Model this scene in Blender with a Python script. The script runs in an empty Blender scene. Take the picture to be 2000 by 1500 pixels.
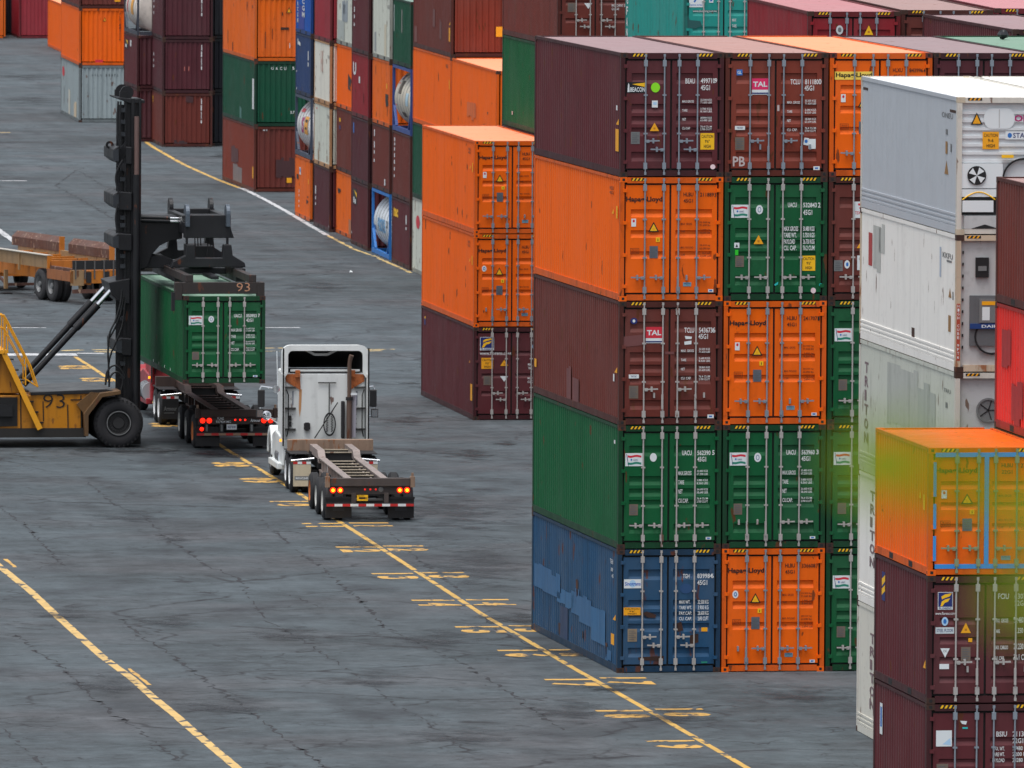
import bpy, bmesh, math, random
from mathutils import Vector, Matrix
random.seed(7)
R = math.radians
S = bpy.context.scene
COL = S.collection
# ------------------------------------------------------------------ camera, sky, sun
FPX, PITCH, ROLL, CAMH = 22340.0, 0.0631714, 0.00579509, 23.599   # focal in pixels of a 2000 px wide frame
cam = bpy.data.cameras.new('camera')
cam.sensor_width = 36; cam.lens = FPX/2000*36; cam.clip_start = 0.5; cam.clip_end = 6000
cam.dof.use_dof = True; cam.dof.focus_distance = 270; cam.dof.aperture_fstop = 8
camo = bpy.data.objects.new('camera', cam); COL.objects.link(camo)
cp, sp, cr, sr = math.cos(PITCH), math.sin(PITCH), math.cos(ROLL), math.sin(ROLL)
fwd = Vector((0, cp, -sp)); up0 = Vector((0, sp, cp)); rt0 = Vector((1, 0, 0))
rt = rt0*cr + up0*sr; up = up0*cr - rt0*sr
m = Matrix((rt, up, -fwd)).transposed().to_4x4(); m.translation = (0, 0, CAMH)
camo.matrix_world = m
S.camera = camo
SUN_EL, SUN_AZ = R(74), R(-150)      # azimuth: 0 = +Y, positive towards +X; the light comes from behind-left
w = bpy.data.worlds.new('World'); S.world = w; w.use_nodes = True
nt = w.node_tree; bg = nt.nodes['Background']
sky = nt.nodes.new('ShaderNodeTexSky'); sky.sky_type = 'NISHITA'; sky.sun_disc = False
sky.sun_elevation = SUN_EL; sky.sun_rotation = SUN_AZ; sky.dust_density = 4; sky.air_density = 1.2
hs = nt.nodes.new('ShaderNodeHueSaturation'); hs.inputs['Saturation'].default_value = 0.3
nt.links.new(sky.outputs[0], hs.inputs['Color']); nt.links.new(hs.outputs[0], bg.inputs['Color'])
bg.inputs['Strength'].default_value = 0.115
sl = bpy.data.lights.new('sun', 'SUN'); sl.energy = 1.5; sl.angle = R(35); sl.color = (1, .97, .93)
so = bpy.data.objects.new('sun', sl); COL.objects.link(so)
sd = Vector((math.sin(SUN_AZ)*math.cos(SUN_EL), math.cos(SUN_AZ)*math.cos(SUN_EL), math.sin(SUN_EL)))
so.rotation_euler = (-sd).to_track_quat('-Z', 'Y').to_euler()
S.view_settings.view_transform = 'Standard'; S.view_settings.look = 'None'
S.view_settings.gamma = 1; S.view_settings.exposure = 0.6
S.render.engine = 'CYCLES'; S.cycles.use_denoising = True; S.cycles.max_bounces = 6
# ------------------------------------------------------------------ helpers
def gp(u, v, z=0.0):
    """world point at height z seen at picture position (u, v) of the 2000 x 1500 frame"""
    a, b = u-1000, v-750
    px, py = a*cr+b*sr, -a*sr+b*cr
    d = Vector((px, FPX*cp-py*sp, -FPX*sp-py*cp)); t = (z-CAMH)/d.z
    return Vector((d.x*t, d.y*t, z))
def gx(u, d, v=750):
    """x at distance d for column u"""
    return ((u-1000)*cr+(v-750)*sr)/FPX*d
def empty(name, loc, yaw, label, cat, group=None):
    o = bpy.data.objects.new(name, None); COL.objects.link(o); o.empty_display_size = .5
    o.location = loc; o.rotation_euler = (0, 0, yaw); o['label'] = label; o['category'] = cat
    if group: o['group'] = group
    return o
_txt = {}
def text_geo(s, bold):
    k = (s, bold)
    if k not in _txt:
        c = bpy.data.curves.new('lettering', 'FONT'); c.body = s; c.resolution_u = 2; c.offset = bold
        o = bpy.data.objects.new('lettering', c)
        me = o.to_mesh()
        vs = [tuple(v.co) for v in me.vertices]; fs = [tuple(p.vertices) for p in me.polygons]
        o.to_mesh_clear(); bpy.data.objects.remove(o); bpy.data.curves.remove(c)
        x0 = min(v[0] for v in vs); x1 = max(v[0] for v in vs); y0 = min(v[1] for v in vs); y1 = max(v[1] for v in vs)
        _txt[k] = ([((v[0]-x0)/(x1-x0), (v[1]-y0)/(y1-y0)) for v in vs], fs)
    return _txt[k]
class MB:
    def __init__(s): s.v = []; s.f = []; s.m = []; s.mats = []
    def mi(s, mat):
        if mat not in s.mats: s.mats.append(mat)
        return s.mats.index(mat)
    def add(s, vs, fs, mat):
        n = len(s.v); i = s.mi(mat); s.v += [tuple(v) for v in vs]
        for f in fs: s.f.append(tuple(a+n for a in f)); s.m.append(i)
        return s
    def quad(s, a, b, c, d, mat): return s.add([a, b, c, d], [(0, 1, 2, 3)], mat)
    def box(s, x0, x1, y0, y1, z0, z1, mat, T=None):
        vs = [(x, y, z) for z in (z0, z1) for y in (y0, y1) for x in (x0, x1)]
        if T: vs = [tuple(T @ Vector(v)) for v in vs]
        return s.add(vs, [(0, 2, 3, 1), (4, 5, 7, 6), (0, 1, 5, 4), (2, 6, 7, 3), (0, 4, 6, 2), (1, 3, 7, 5)], mat)
    def beam(s, p, q, w, h, mat):
        """rectangular bar from p to q"""
        p, q = Vector(p), Vector(q); d = (q-p).normalized()
        a = d.cross(Vector((0, 0, 1)))
        a = a.normalized() if a.length > 1e-4 else Vector((1, 0, 0))
        b = a.cross(d)
        vs = [e+a*(i*w/2)+b*(j*h/2) for e in (p, q) for i, j in ((-1, -1), (1, -1), (1, 1), (-1, 1))]
        return s.add(vs, [(3, 2, 1, 0), (4, 5, 6, 7), (0, 1, 5, 4), (1, 2, 6, 5), (2, 3, 7, 6), (3, 0, 4, 7)], mat)
    def tube(s, pts, r, mat, n=8, caps=True):
        pts = [Vector(p) for p in pts]; vs = []; fs = []
        rs = r if isinstance(r, (list, tuple)) else [r]*len(pts)
        ref = None
        for i, p in enumerate(pts):
            d = (pts[min(i+1, len(pts)-1)]-pts[max(i-1, 0)]).normalized()
            if ref is None: ref = Vector((0, 0, 1)) if abs(d.z) < .9 else Vector((1, 0, 0))
            a = d.cross(ref).normalized(); b = a.cross(d).normalized(); ref = b
            for k in range(n):
                t = 2*math.pi*k/n; vs.append(p+a*math.cos(t)*rs[i]+b*math.sin(t)*rs[i])
        for i in range(len(pts)-1):
            for k in range(n): fs.append((i*n+k, i*n+(k+1) % n, (i+1)*n+(k+1) % n, (i+1)*n+k))
        if caps: fs += [tuple(range(n))[::-1], tuple(range((len(pts)-1)*n, len(pts)*n))]
        return s.add(vs, fs, mat)
    def lathe(s, prof, o, ax, mat, n=32, a0=0):
        """prof: (distance along axis, radius)"""
        o, ax = Vector(o), Vector(ax).normalized()
        a = ax.cross(Vector((0, 0, 1))).normalized() if abs(ax.z) < .9 else Vector((1, 0, 0)); b = a.cross(ax)
        vs = []; fs = []
        for t, r in prof:
            for k in range(n):
                q = 2*math.pi*k/n+a0; vs.append(o+ax*t+a*math.cos(q)*r+b*math.sin(q)*r)
        for i in range(len(prof)-1):
            for k in range(n): fs.append((i*n+k, i*n+(k+1) % n, (i+1)*n+(k+1) % n, (i+1)*n+k))
        return s.add(vs, fs, mat)
    def prism(s, poly, f, mat):
        """poly: 2D outline; f(a, b, side) -> 3D point, side 0/1"""
        n = len(poly); vs = [f(a, b, 0) for a, b in poly]+[f(a, b, 1) for a, b in poly]
        fs = [tuple(range(n))[::-1], tuple(range(n, 2*n))]+[(i, (i+1) % n, n+(i+1) % n, n+i) for i in range(n)]
        return s.add(vs, fs, mat)
    def text(s, t, org, ex, ez, mat, bold=.012):
        """t fitted in the rectangle org, org+ex, org+ez"""
        g, fs = text_geo(t, bold); org, ex, ez = Vector(org), Vector(ex), Vector(ez)
        return s.add([org+ex*a+ez*b for a, b in g], fs, mat)
    def build(s, name, parent=None, smooth=False, bevel=0, label=None):
        me = bpy.data.meshes.new(name); me.from_pydata(s.v, [], s.f)
        for mt in s.mats: me.materials.append(mt)
        me.polygons.foreach_set('material_index', s.m)
        if smooth: me.polygons.foreach_set('use_smooth', [True]*len(s.f))
        me.update()
        o = bpy.data.objects.new(name, me); COL.objects.link(o)
        if parent: o.parent = parent
        if smooth:
            md = o.modifiers.new('n', 'EDGE_SPLIT'); md.split_angle = R(38)
        if bevel:
            md = o.modifiers.new('b', 'BEVEL'); md.width = bevel; md.segments = 2; md.limit_method = 'ANGLE'; md.angle_limit = R(40)
        if label: o['label'] = label
        return o
def inst(o, parent, loc=None):
    c = o.copy(); COL.objects.link(c); c.parent = parent
    if loc is not None: c.location = loc
    return c
# ------------------------------------------------------------------ materials
def lin(r, g, b): return tuple(((c/255/12.92) if c < 11 else ((c/255+.055)/1.055)**2.4) for c in (r, g, b))
_mats = {}
def mat(name, rgb, rough=.5, metal=0, emit=0, spec=.5, fade=0, grime=0, rust=0, streak=1, scale=1, rustcol=None, coat=0):
    """paint with faded patches, vertical grime streaks and rust spots (all in the object's own space)"""
    if name in _mats: return _mats[name]
    M = bpy.data.materials.new(name); _mats[name] = M; M.use_nodes = True
    t = M.node_tree; N = t.nodes; L = t.links; b = N['Principled BSDF']
    c = lin(*rgb)
    b.inputs['Roughness'].default_value = rough; b.inputs['Metallic'].default_value = metal
    b.inputs['Specular IOR Level'].default_value = spec
    b.inputs['Base Color'].default_value = (*c, 1)
    if emit:
        b.inputs['Emission Color'].default_value = (*c, 1); b.inputs['Emission Strength'].default_value = emit
    if not (fade or grime or rust): return M
    tc = N.new('ShaderNodeTexCoord'); oi = N.new('ShaderNodeObjectInfo')
    off = N.new('ShaderNodeVectorMath'); off.operation = 'MULTIPLY_ADD'
    cx = N.new('ShaderNodeCombineXYZ')
    for k in range(3): L.new(oi.outputs['Random'], cx.inputs[k])
    L.new(cx.outputs[0], off.inputs[0]); off.inputs[1].default_value = (91, 57, 23); L.new(tc.outputs['Object'], off.inputs[2])
    def noise(sx, sy, sz, sc, det, lo, hi):
        mp = N.new('ShaderNodeMapping'); mp.inputs['Scale'].default_value = (sx, sy, sz); L.new(off.outputs[0], mp.inputs[0])
        n = N.new('ShaderNodeTexNoise'); n.inputs['Scale'].default_value = sc*scale; n.inputs['Detail'].default_value = det; L.new(mp.outputs[0], n.inputs['Vector'])
        r = N.new('ShaderNodeMapRange'); r.inputs['From Min'].default_value = lo; r.inputs['From Max'].default_value = hi; L.new(n.outputs['Fac'], r.inputs['Value'])
        return r.outputs['Result']
    def mix(a, bb, fac):
        x = N.new('ShaderNodeMix'); x.data_type = 'RGBA'; L.new(fac, x.inputs['Factor'])
        if isinstance(a, tuple): x.inputs['A'].default_value = (*a, 1)
        else: L.new(a, x.inputs['A'])
        x.inputs['B'].default_value = (*bb, 1); return x.outputs['Result']
    def mul(a, k):
        x = N.new('ShaderNodeMath'); x.operation = 'MULTIPLY'; L.new(a, x.inputs[0])
        if isinstance(k, (int, float)): x.inputs[1].default_value = k
        else: L.new(k, x.inputs[1])
        return x.outputs[0]
    cur = c
    if fade:
        g = sum(c)/3
        fc = tuple(min(1, x*.72+g*.2+.03) for x in c)
        cur = mix(cur, fc, mul(noise(1, 1, .7, .55, 5, .42, .68), fade))
    if grime:
        dk = tuple(x*.35+.004 for x in c)
        cur = mix(cur, dk, mul(noise(2.2, 2.2, .22 if streak else 2.2, 1.4, 7, .5, .78), grime))
        cur = mix(cur, dk, mul(noise(1, 1, 1, 5, 6, .58, .72), grime*.6))
    if rust:
        rc = rustcol or (.11, .032, .012)
        cur = mix(cur, rc, mul(noise(1.6, 1.6, .5 if streak else 1.6, 2.6, 9, .68-rust*.2, .70-rust*.12), .85))
    L.new(cur, b.inputs['Base Color'])
    rr = noise(1, 1, 1, 2, 4, .2, .8)
    r2 = N.new('ShaderNodeMapRange'); r2.inputs['To Min'].default_value = max(.05, rough-.1); r2.inputs['To Max'].default_value = min(1, rough+.14); L.new(rr, r2.inputs['Value'])
    L.new(r2.outputs[0], b.inputs['Roughness'])
    return M
PAINT = {  # container paints
 'orange': (240, 101, 2), 'orange2': (226, 103, 20), 'maroon': (92, 40, 46), 'plum': (84, 40, 48), 'brown': (106, 49, 42), 'rust': (126, 54, 40),
 'green': (10, 88, 50), 'deepgreen': (16, 76, 54), 'blue': (34, 76, 112), 'royal': (20, 84, 172), 'navy': (44, 66, 110), 'teal': (36, 146, 138),
 'red': (140, 34, 44), 'crimson': (150, 44, 56), 'scarlet': (206, 50, 44), 'white': (240, 238, 234), 'cream': (216, 214, 204), 'greygreen': (200, 204, 194),
 'grey': (150, 162, 166), 'black': (30, 32, 40), 'coolgrey': (184, 190, 198)}  # black holds the shade of the gaps between stacks
def paint(k, roof=False, fr=False):
    if fr:
        q = PAINT[k]; d = .9 if k.startswith('orange') or k in ('white', 'coolgrey') else .72
        return mat('frame_paint_'+k, tuple(int(v*d) for v in q), rough=.5, spec=.3, fade=.2, grime=.7, rust=.12)
    wear = {'orange': (.12, .25, .02), 'orange2': (.3, .45, .12), 'white': (.15, .2, .07), 'cream': (.3, .3, .16), 'greygreen': (.3, .4, .2), 'grey': (.3, .4, .16),
            'blue': (.6, .6, .18), 'coolgrey': (.1, .12, 0)}.get(k, (.35, .4, .05))
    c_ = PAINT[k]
    if roof: c_ = tuple(int(255*(.55*(q/255)**2.2+.45*(.42+.58*(q/255)**1.2))**(1/2.2)) for q in c_)  # chalky fade plus the sky light on roofs, put into the colour
    return mat(('roof_skylit_paint_' if roof else 'paint_')+k, c_, rough=.6 if roof else .42, spec=.06 if roof else .28, fade=wear[0], grime=wear[1]*(.5 if roof else 1), rust=wear[2]*(.4 if roof else 1))
BLK = mat('gasket_black', (16, 17, 20), .7)
DARK = mat('shadow_gap_steel', (24, 24, 27), .8)
GALV = mat('galvanised_steel', (150, 160, 172), .45, .55)
GALVB = mat('painted_bar_pale', (176, 172, 170), .5, .2, grime=.2, rust=.04)
WHT = mat('white_lettering', (222, 224, 226), .5)
INK = mat('black_lettering', (22, 20, 20), .5)
BROWNINK = mat('dark_brown_lettering', (92, 34, 14), .5)
YEL = mat('sign_yellow', (246, 190, 20), .5)
SORG = mat('sign_amber', (240, 166, 20), .5)
CASTR = mat('rusty_casting', (60, 36, 28), .8, grime=.5, rust=.4)
PLATE = mat('data_plate_grey', (120, 122, 124), .5, .2, grime=.3)
PLATEB = mat('data_plate_brown', (112, 98, 88), .6, grime=.3)
SWHITE = mat('sticker_white', (220, 226, 230), .5)
SBLUE = mat('sticker_blue', (40, 110, 190), .5)
SRED = mat('sticker_red', (206, 40, 60), .5)
SGREEN = mat('sticker_green', (30, 130, 110), .5)
NAVY = mat('sticker_navy', (24, 40, 110), .5)
PINK = mat('sticker_pink', (222, 40, 100), .5)
MAG = mat('lettering_magenta', (170, 40, 110), .5)
LIME = mat('sticker_lime', (140, 226, 30), .5)
TAPE = mat('blue_masking_tape', (50, 140, 214), .5)
RUBBER = mat('tyre_rubber', (34, 35, 39), .85, grime=.3, streak=0)
# ------------------------------------------------------------------ containers
W = 2.438
def castings(Hh, L, m):
    """one corner casting mesh with oval holes on the outward faces, for reuse"""
    b = MB(); b.box(-.003, .165, -.003, .18, 0, .118, m)
    b.box(.05, .112, -.005, .01, .03, .09, DARK); b.box(-.005, .01, .06, .12, .03, .09, DARK)
    return b
def corr(a0, a1, pitch, depth, out):
    """trapezoid profile along a: list of (a, offset)"""
    n = max(2, round((a1-a0)/pitch)); p = (a1-a0)/n; r = []
    for i in range(n):
        s0 = a0+i*p
        r += [(s0, out), (s0+p*.26, out), (s0+p*.5, out+depth), (s0+p*.76, out+depth)]
    r.append((a1, out)); return r
def side_wall(L, Hh, m, flat=False):
    b = MB(); z0, z1 = .17, Hh-.07
    if flat:
        pr = []
        n = round(L/.12); y = .17
        for i in range(n):
            a = .17+(L-.34)*i/n; pr += [(a, .012), (a+.09*(L-.34)/n/.12, .012), (a+.105*(L-.34)/n/.12, .015)]
        pr.append((L-.17, .012))
    else: pr = corr(.17, L-.17, .278, .036, .012)
    for (a, o), (a2, o2) in zip(pr, pr[1:]): b.quad((o2, a2, z0), (o, a, z0), (o, a, z1), (o2, a2, z1), m)
    return b
def roof(L, Hh, m, flat=False):
    b = MB(); z = Hh-.03
    pr = [(.1, 0), (L-.1, 0)] if flat else corr(.12, L-.12, .21, -.0016, 0)
    for (a, o), (a2, o2) in zip(pr, pr[1:]): b.quad((.06, a, z+o), (W-.06, a, z+o), (W-.06, a2, z+o2), (.06, a2, z+o2), m)
    return b
def end_wall(Hh, m):
    b = MB(); z0, z1 = .2, Hh-.12
    pr = corr(.15, W-.15, .24, .045, .02)
    for (a, o), (a2, o2) in zip(pr, pr[1:]): b.quad((a, o, z0), (a2, o2, z0), (a2, o2, z1), (a, o, z1), m)
    return b
def frame(L, Hh, m, cast=None, ends='door', bottom=True):
    b = MB(); c = .118
    for y0, y1 in ((0, .16), (L-.16, L)):
        b.box(0, .1, y0, y1, c, Hh-c, m); b.box(W-.1, W, y0, y1, c, Hh-c, m)
    for x0 in (0, W-.06):
        b.box(x0, x0+.06, .18, L-.18, Hh-.075, Hh-.004, m); b.box(x0, x0+.05, .18, L-.18, .012, .172, m)
    hz = .14 if ends == 'door' else .12
    b.box(.165, W-.165, .004, .11, Hh-hz, Hh-.004, m); b.box(.165, W-.165, .004, .11, .02, .155, m)
    b.box(.165, W-.165, L-.1, L-.004, Hh-.12, Hh-.004, m); b.box(.165, W-.165, L-.1, L-.004, .02, .18, m)
    if cast:
        for x in (0, 1):
            for y in (0, 1):
                for z in (0, 1):
                    b.box(-.003 if not x else W-.165, .165 if not x else W+.003, -.003 if not y else L-.18, .18 if not y else L+.003, 0 if not z else Hh-c, c if not z else Hh, cast)
    return b
def shell(L, Hh, m):
    b = MB(); e = .02
    b.quad((W-e, .1, .1), (W-e, L-.1, .1), (W-e, L-.1, Hh-.05), (W-e, .1, Hh-.05), m)
    b.quad((W-.1, L-.03, .1), (.1, L-.03, .1), (.1, L-.03, Hh-.1), (W-.1, L-.03, Hh-.1), m)
    b.quad((.05, .1, .14), (.05, L-.1, .14), (W-.05, L-.1, .14), (W-.05, .1, .14), DARK)
    return b
RIB = {'A': [(.225, .30), (.42, .49), (.615, .685)], 'A4': [(.30, .365), (.48, .545), (.66, .725), (.84, .9)],
       'B': [(.115, .215), (.40, .485), (.515, .59), (.62, .70), (.845, .935)], 'F': [(.22, .28), (.5, .56), (.72, .78)]}
def door_leaf(x0, x1, Hh, m, ribs, hinge_left):
    b = MB(); z0, z1 = .2, Hh-.185; yo, yi = .03, .068
    r0, r1 = x0+.12, x1-.1
    if not hinge_left: r0, r1 = x0+.1, x1-.12
    prof = [(z1, yo)]
    H2 = z1-z0
    for a, c in RIB[ribs]:
        t, q = z1-a*H2, z1-c*H2
        prof += [(t, yo), (t-.02, yi), (q+.085, yi), (q, yo)]
    prof.append((z0, yo))
    for (z, y), (zz, yy) in zip(prof, prof[1:]):
        b.quad((r0, yy, zz), (r1, yy, zz), (r1, y, z), (r0, y, z), m)
    for xa, xb in ((x0, r0), (r1, x1)): b.quad((xa, yo, z0), (xb, yo, z0), (xb, yo, z1), (xa, yo, z1), m)
    for a, c in RIB[ribs]:
        t, q = z1-a*H2, z1-c*H2
        for x in (r0, r1):
            b.add([(x, yo, t), (x, yi, t-.02), (x, yi, q+.085), (x, yo, q)], [(0, 1, 2, 3)], m)
    for x in (x0, x1): b.quad((x, yo, z0), (x, .075, z0), (x, .075, z1), (x, yo, z1), m)
    b.quad((x0, yo, z1), (x1, yo, z1), (x1, .075, z1), (x0, .075, z1), m)
    b.quad((x0, yo, z0), (x1, yo, z0), (x1, .075, z0), (x0, .075, z0), m)
    hx = x0 if hinge_left else x1           # hinge lugs reach over the corner post
    for k in (.06, .35, .65, .95):
        z = z0+H2*k; s = -1 if hinge_left else 1
        b.box(min(hx+s*.075, hx-s*.02), max(hx+s*.075, hx-s*.02), -.012, .03, z-.04, z+.04, m)
    return b
BARX = (.585, 1.03, 1.38, 1.815)
def bar_mesh(Hh, m):
    b = MB(); y = -.012; zt = Hh-.05
    b.tube([(0, y, .07), (0, y, zt)], .019, m, 8)
    for z in (.07, zt-.02): b.box(-.025, .025, -.03, .02, z-.02, z+.045, m)
    for z in (.26, Hh-.24):
        b.box(-.042, .042, -.034, .03, z-.075, z+.075, m)
    for z in (Hh*.35, Hh*.66): b.box(-.045, .045, -.03, .03, z-.018, z+.018, m)
    return b
def handle_mesh(m, s, hang=False):
    b = MB()
    if hang:
        b.box(-.035, .012, -.05, -.01, -.32, .02, m)
    else:
        b.beam((0, -.03, 0), (.33*s, -.045, .01), .02, .032, m)
        b.box(min(.02*s, .09*s), max(.02*s, .09*s), -.04, .02, -.04, .03, m)
        b.box(min(.16*s, .2*s), max(.16*s, .2*s), -.06, .03, -.05, .065, m)
    return b
HZ = {}
class Face:
    """places marks on a container face from rectangles measured in a close-up of that face"""
    def __init__(s, x0, x1, y0, y1, Hh, org=(0, .024, 0), ex=(1, 0, 0), width=W, nrm=(0, -1, 0)):
        s.a = (x0, x1, y0, y1); s.H = Hh; s.org = Vector(org); s.ex = Vector(ex); s.w = width; s.n = Vector(nrm)
    def uv(s, x, y):
        x0, x1, y0, y1 = s.a; return (x-x0)/(x1-x0)*s.w, s.H*(1-(y-y0)/(y1-y0))
    def pt(s, x, y, k=0):
        u, v = s.uv(x, y); return s.org+s.ex*u+Vector((0, 0, v))+s.n*(.0014*k)
    def draw(s, items):
        b = MB(); k = 0
        for it in items:
            k += 1; t, mt = it[0], it[1]
            if t == 't':
                _, _, tx, xa, ya, xb, yb = it[:7]
                if s.w == W and s.n.y < 0 and s.uv(xb, 0)[0] > 2.28:
                    dx = (s.uv(xb, 0)[0]-2.28)/s.w*(s.a[1]-s.a[0]); xa -= dx; xb -= dx
                o = s.pt(xa, yb, k)
                b.text(tx, o, s.pt(xb, yb, k)-o, s.pt(xa, ya, k)-o, mt, it[7] if len(it) > 7 else .012)
            elif t == 'r':
                xa, ya, xb, yb = it[2:]; b.quad(s.pt(xa, yb, k), s.pt(xb, yb, k), s.pt(xb, ya, k), s.pt(xa, ya, k), mt)
            elif t == 'p': b.add([s.pt(x, y, k) for x, y in it[2]], [tuple(range(len(it[2])))], mt)
            elif t == 'o':
                xa, ya, xb, yb = it[2:]; n = 20
                b.add([s.pt((xa+xb)/2+(xb-xa)/2*math.cos(6.2832*i/n), (ya+yb)/2+(yb-ya)/2*math.sin(6.2832*i/n), k) for i in range(n)], [tuple(range(n))], mt)
        return b
    def cx(s, items):
        xs = []
        for it in items:
            if it[0] == 'p': xs += [p[0] for p in it[2]]
            elif it[0] == 't': xs += [it[3], it[5]]
            else: xs += [it[2], it[4]]
        return s.uv((min(xs)+max(xs))/2, 0)[0]
def tri(x0, y0, x1, y1, m1=YEL, border=True):
    c = (x0+x1)/2; r = [('p', INK if border else m1, [(x0, y1), (x1, y1), (c, y0)])]
    if border:
        d = (x1-x0)*.13
        r.append(('p', m1, [(x0+d*1.3, y1-d*.7), (x1-d*1.3, y1-d*.7), (c, y0+d*1.5)]))
    h = y1-y0; r.append(('r', mat('sign_ink_soft', (190, 120, 20), .5) if not border else SORG, c-h*.12, y0+h*.58, c+h*.12, y0+h*.78))
    return ('warning_triangle', r)
def caution(x0, y0, x1, y1, t=('CAUTION', "9'6\"", 'HIGH'), m=YEL):
    h = (y1-y0); w_ = x1-x0
    return ('caution_sign', [('r', m, x0, y0, x1, y1), ('t', INK, t[0], x0+w_*.08, y0+h*.1, x1-w_*.08, y0+h*.3), ('t', INK, t[1], x0+w_*.33, y0+h*.4, x1-w_*.33, y0+h*.6), ('t', INK, t[2], x0+w_*.25, y0+h*.7, x1-w_*.25, y0+h*.9)])
def plate(x0, y0, x1, y1, m=PLATE):
    w_, h = x1-x0, y1-y0
    return ('data_plate', [('r', m, x0, y0, x1, y1)]+[('r', mat('plate_line', (92, 94, 98), .6), x0+w_*.12, y0+h*(.14+.16*i), x0+w_*(.88 if i % 2 else .7), y0+h*(.2+.16*i)) for i in range(5)])
def M_HL(num, chk, pre='HLBU', typ='45G1', oval=False, strip=False):
    F = (55, 955, 25, 1118)
    L = [('lettering', [('t', INK, 'Hapag-Lloyd', 108, 197, 425, 252, .032)]),
         ('lettering', [('t', INK, pre, 610, 160, 695, 195), ('t', INK, num, 755, 162, 875, 197), ('t', INK, chk, 905, 163, 922, 200), ('t', INK, typ, 610, 217, 692, 250),
          ('t', BROWNINK, 'MAX. GROSS', 588, 428, 685, 446), ('t', BROWNINK, '32.500 kg', 752, 416, 845, 434), ('t', BROWNINK, '71.650 lbs', 752, 440, 845, 458), ('t', BROWNINK, 'TARE', 588, 494, 625, 511), ('t', BROWNINK, '3.880 kg', 758, 481, 845, 498), ('t', BROWNINK, '8.560 lbs', 758, 505, 845, 523),
          ('t', BROWNINK, 'MAX. PAYLOAD', 588, 636, 697, 654), ('t', BROWNINK, '28.620 kg', 752, 618, 845, 636), ('t', BROWNINK, '63.090 lbs', 752, 645, 845, 663), ('t', BROWNINK, 'CUBE', 588, 700, 625, 717), ('t', BROWNINK, '76.3 m3', 775, 685, 845, 702), ('t', BROWNINK, '2.694 cuft', 758, 710, 855, 728)]),
         tri(303, 418, 397, 507), ('label_sticker', [('r', YEL, 370, 556, 405, 596), ('t', INK, 'i', 384, 566, 392, 588)]),
         ('label_sticker', [('r', BROWNINK, 148, 650, 223, 653), ('r', BROWNINK, 148, 697, 223, 700), ('r', BROWNINK, 148, 650, 151, 700), ('r', BROWNINK, 220, 650, 223, 700), ('t', BROWNINK, 'STEEL FLOOR', 158, 660, 213, 673), ('t', BROWNINK, 'DO NOT NAIL', 158, 679, 213, 691)]),
         plate(315, 632, 388, 738, mat('data_plate_blue', (96, 104, 116), .5, .2)), ('label_sticker', [('r', SWHITE, 830, 1014, 876, 1040), ('r', SBLUE, 840, 1020, 866, 1033)]),
         ('label_sticker', [('r', mat('plate_blue_grey', (110, 150, 170), .5), 610, 952, 682, 988), ('t', NAVY, 'NOTICE', 618, 957, 674, 967)])]
    if oval: L.append(('seal_sticker', [('o', SWHITE, 148, 395, 200, 465), ('o', SBLUE, 160, 410, 188, 450), ('o', SWHITE, 167, 420, 181, 440)]))
    else: L.append(('label_sticker', [('r', SWHITE, 155, 390, 196, 460), ('o', SRED, 166, 398, 186, 424)]))
    if strip:
        L[0] = ('lettering', [('r', mat('strip_yellow', (250, 214, 90), .5), 100, 190, 440, 262), ('t', INK, 'Hapag-Lloyd', 108, 200, 425, 252, .032)])
    return F, L
WTS = [('MAX.GROSS', '30.480 KGS', '67.200 LBS'), ('TARE', '3.880 KGS', '8.560 LBS'), ('NET', '26.600 KGS', '58.640 LBS'), ('CU.CAP.', '76.4 CU.M', '2.700 CU.FT')]
def flag(x0, y0, x1, y1):
    w_, h = x1-x0, y1-y0
    def wave(a, b): return [(x0+w_*(.14+.78*i/8), y0+h*(a+.035*math.sin(i*.9))) for i in range(9)]+[(x0+w_*(.14+.78*i/8), y0+h*(b+.035*math.sin(i*.9))) for i in range(8, -1, -1)]
    return ('flag_plate', [('r', SWHITE, x0, y0, x1, y1), ('p', SRED, wave(.16, .32)), ('p', SGREEN, wave(.7, .86)), ('p', NAVY, [(x0+w_*.06, y0+h*.06), (x0+w_*.09, y0+h*.06), (x0+w_*.2, y0+h*.96), (x0+w_*.17, y0+h*.96)]),
            ('o', SBLUE, x0+w_*.3, y0+h*.43, x0+w_*.4, y0+h*.57), ('t', NAVY, 'UASC', x0+w_*.46, y0+h*.46, x0+w_*.72, y0+h*.58)])
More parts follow.
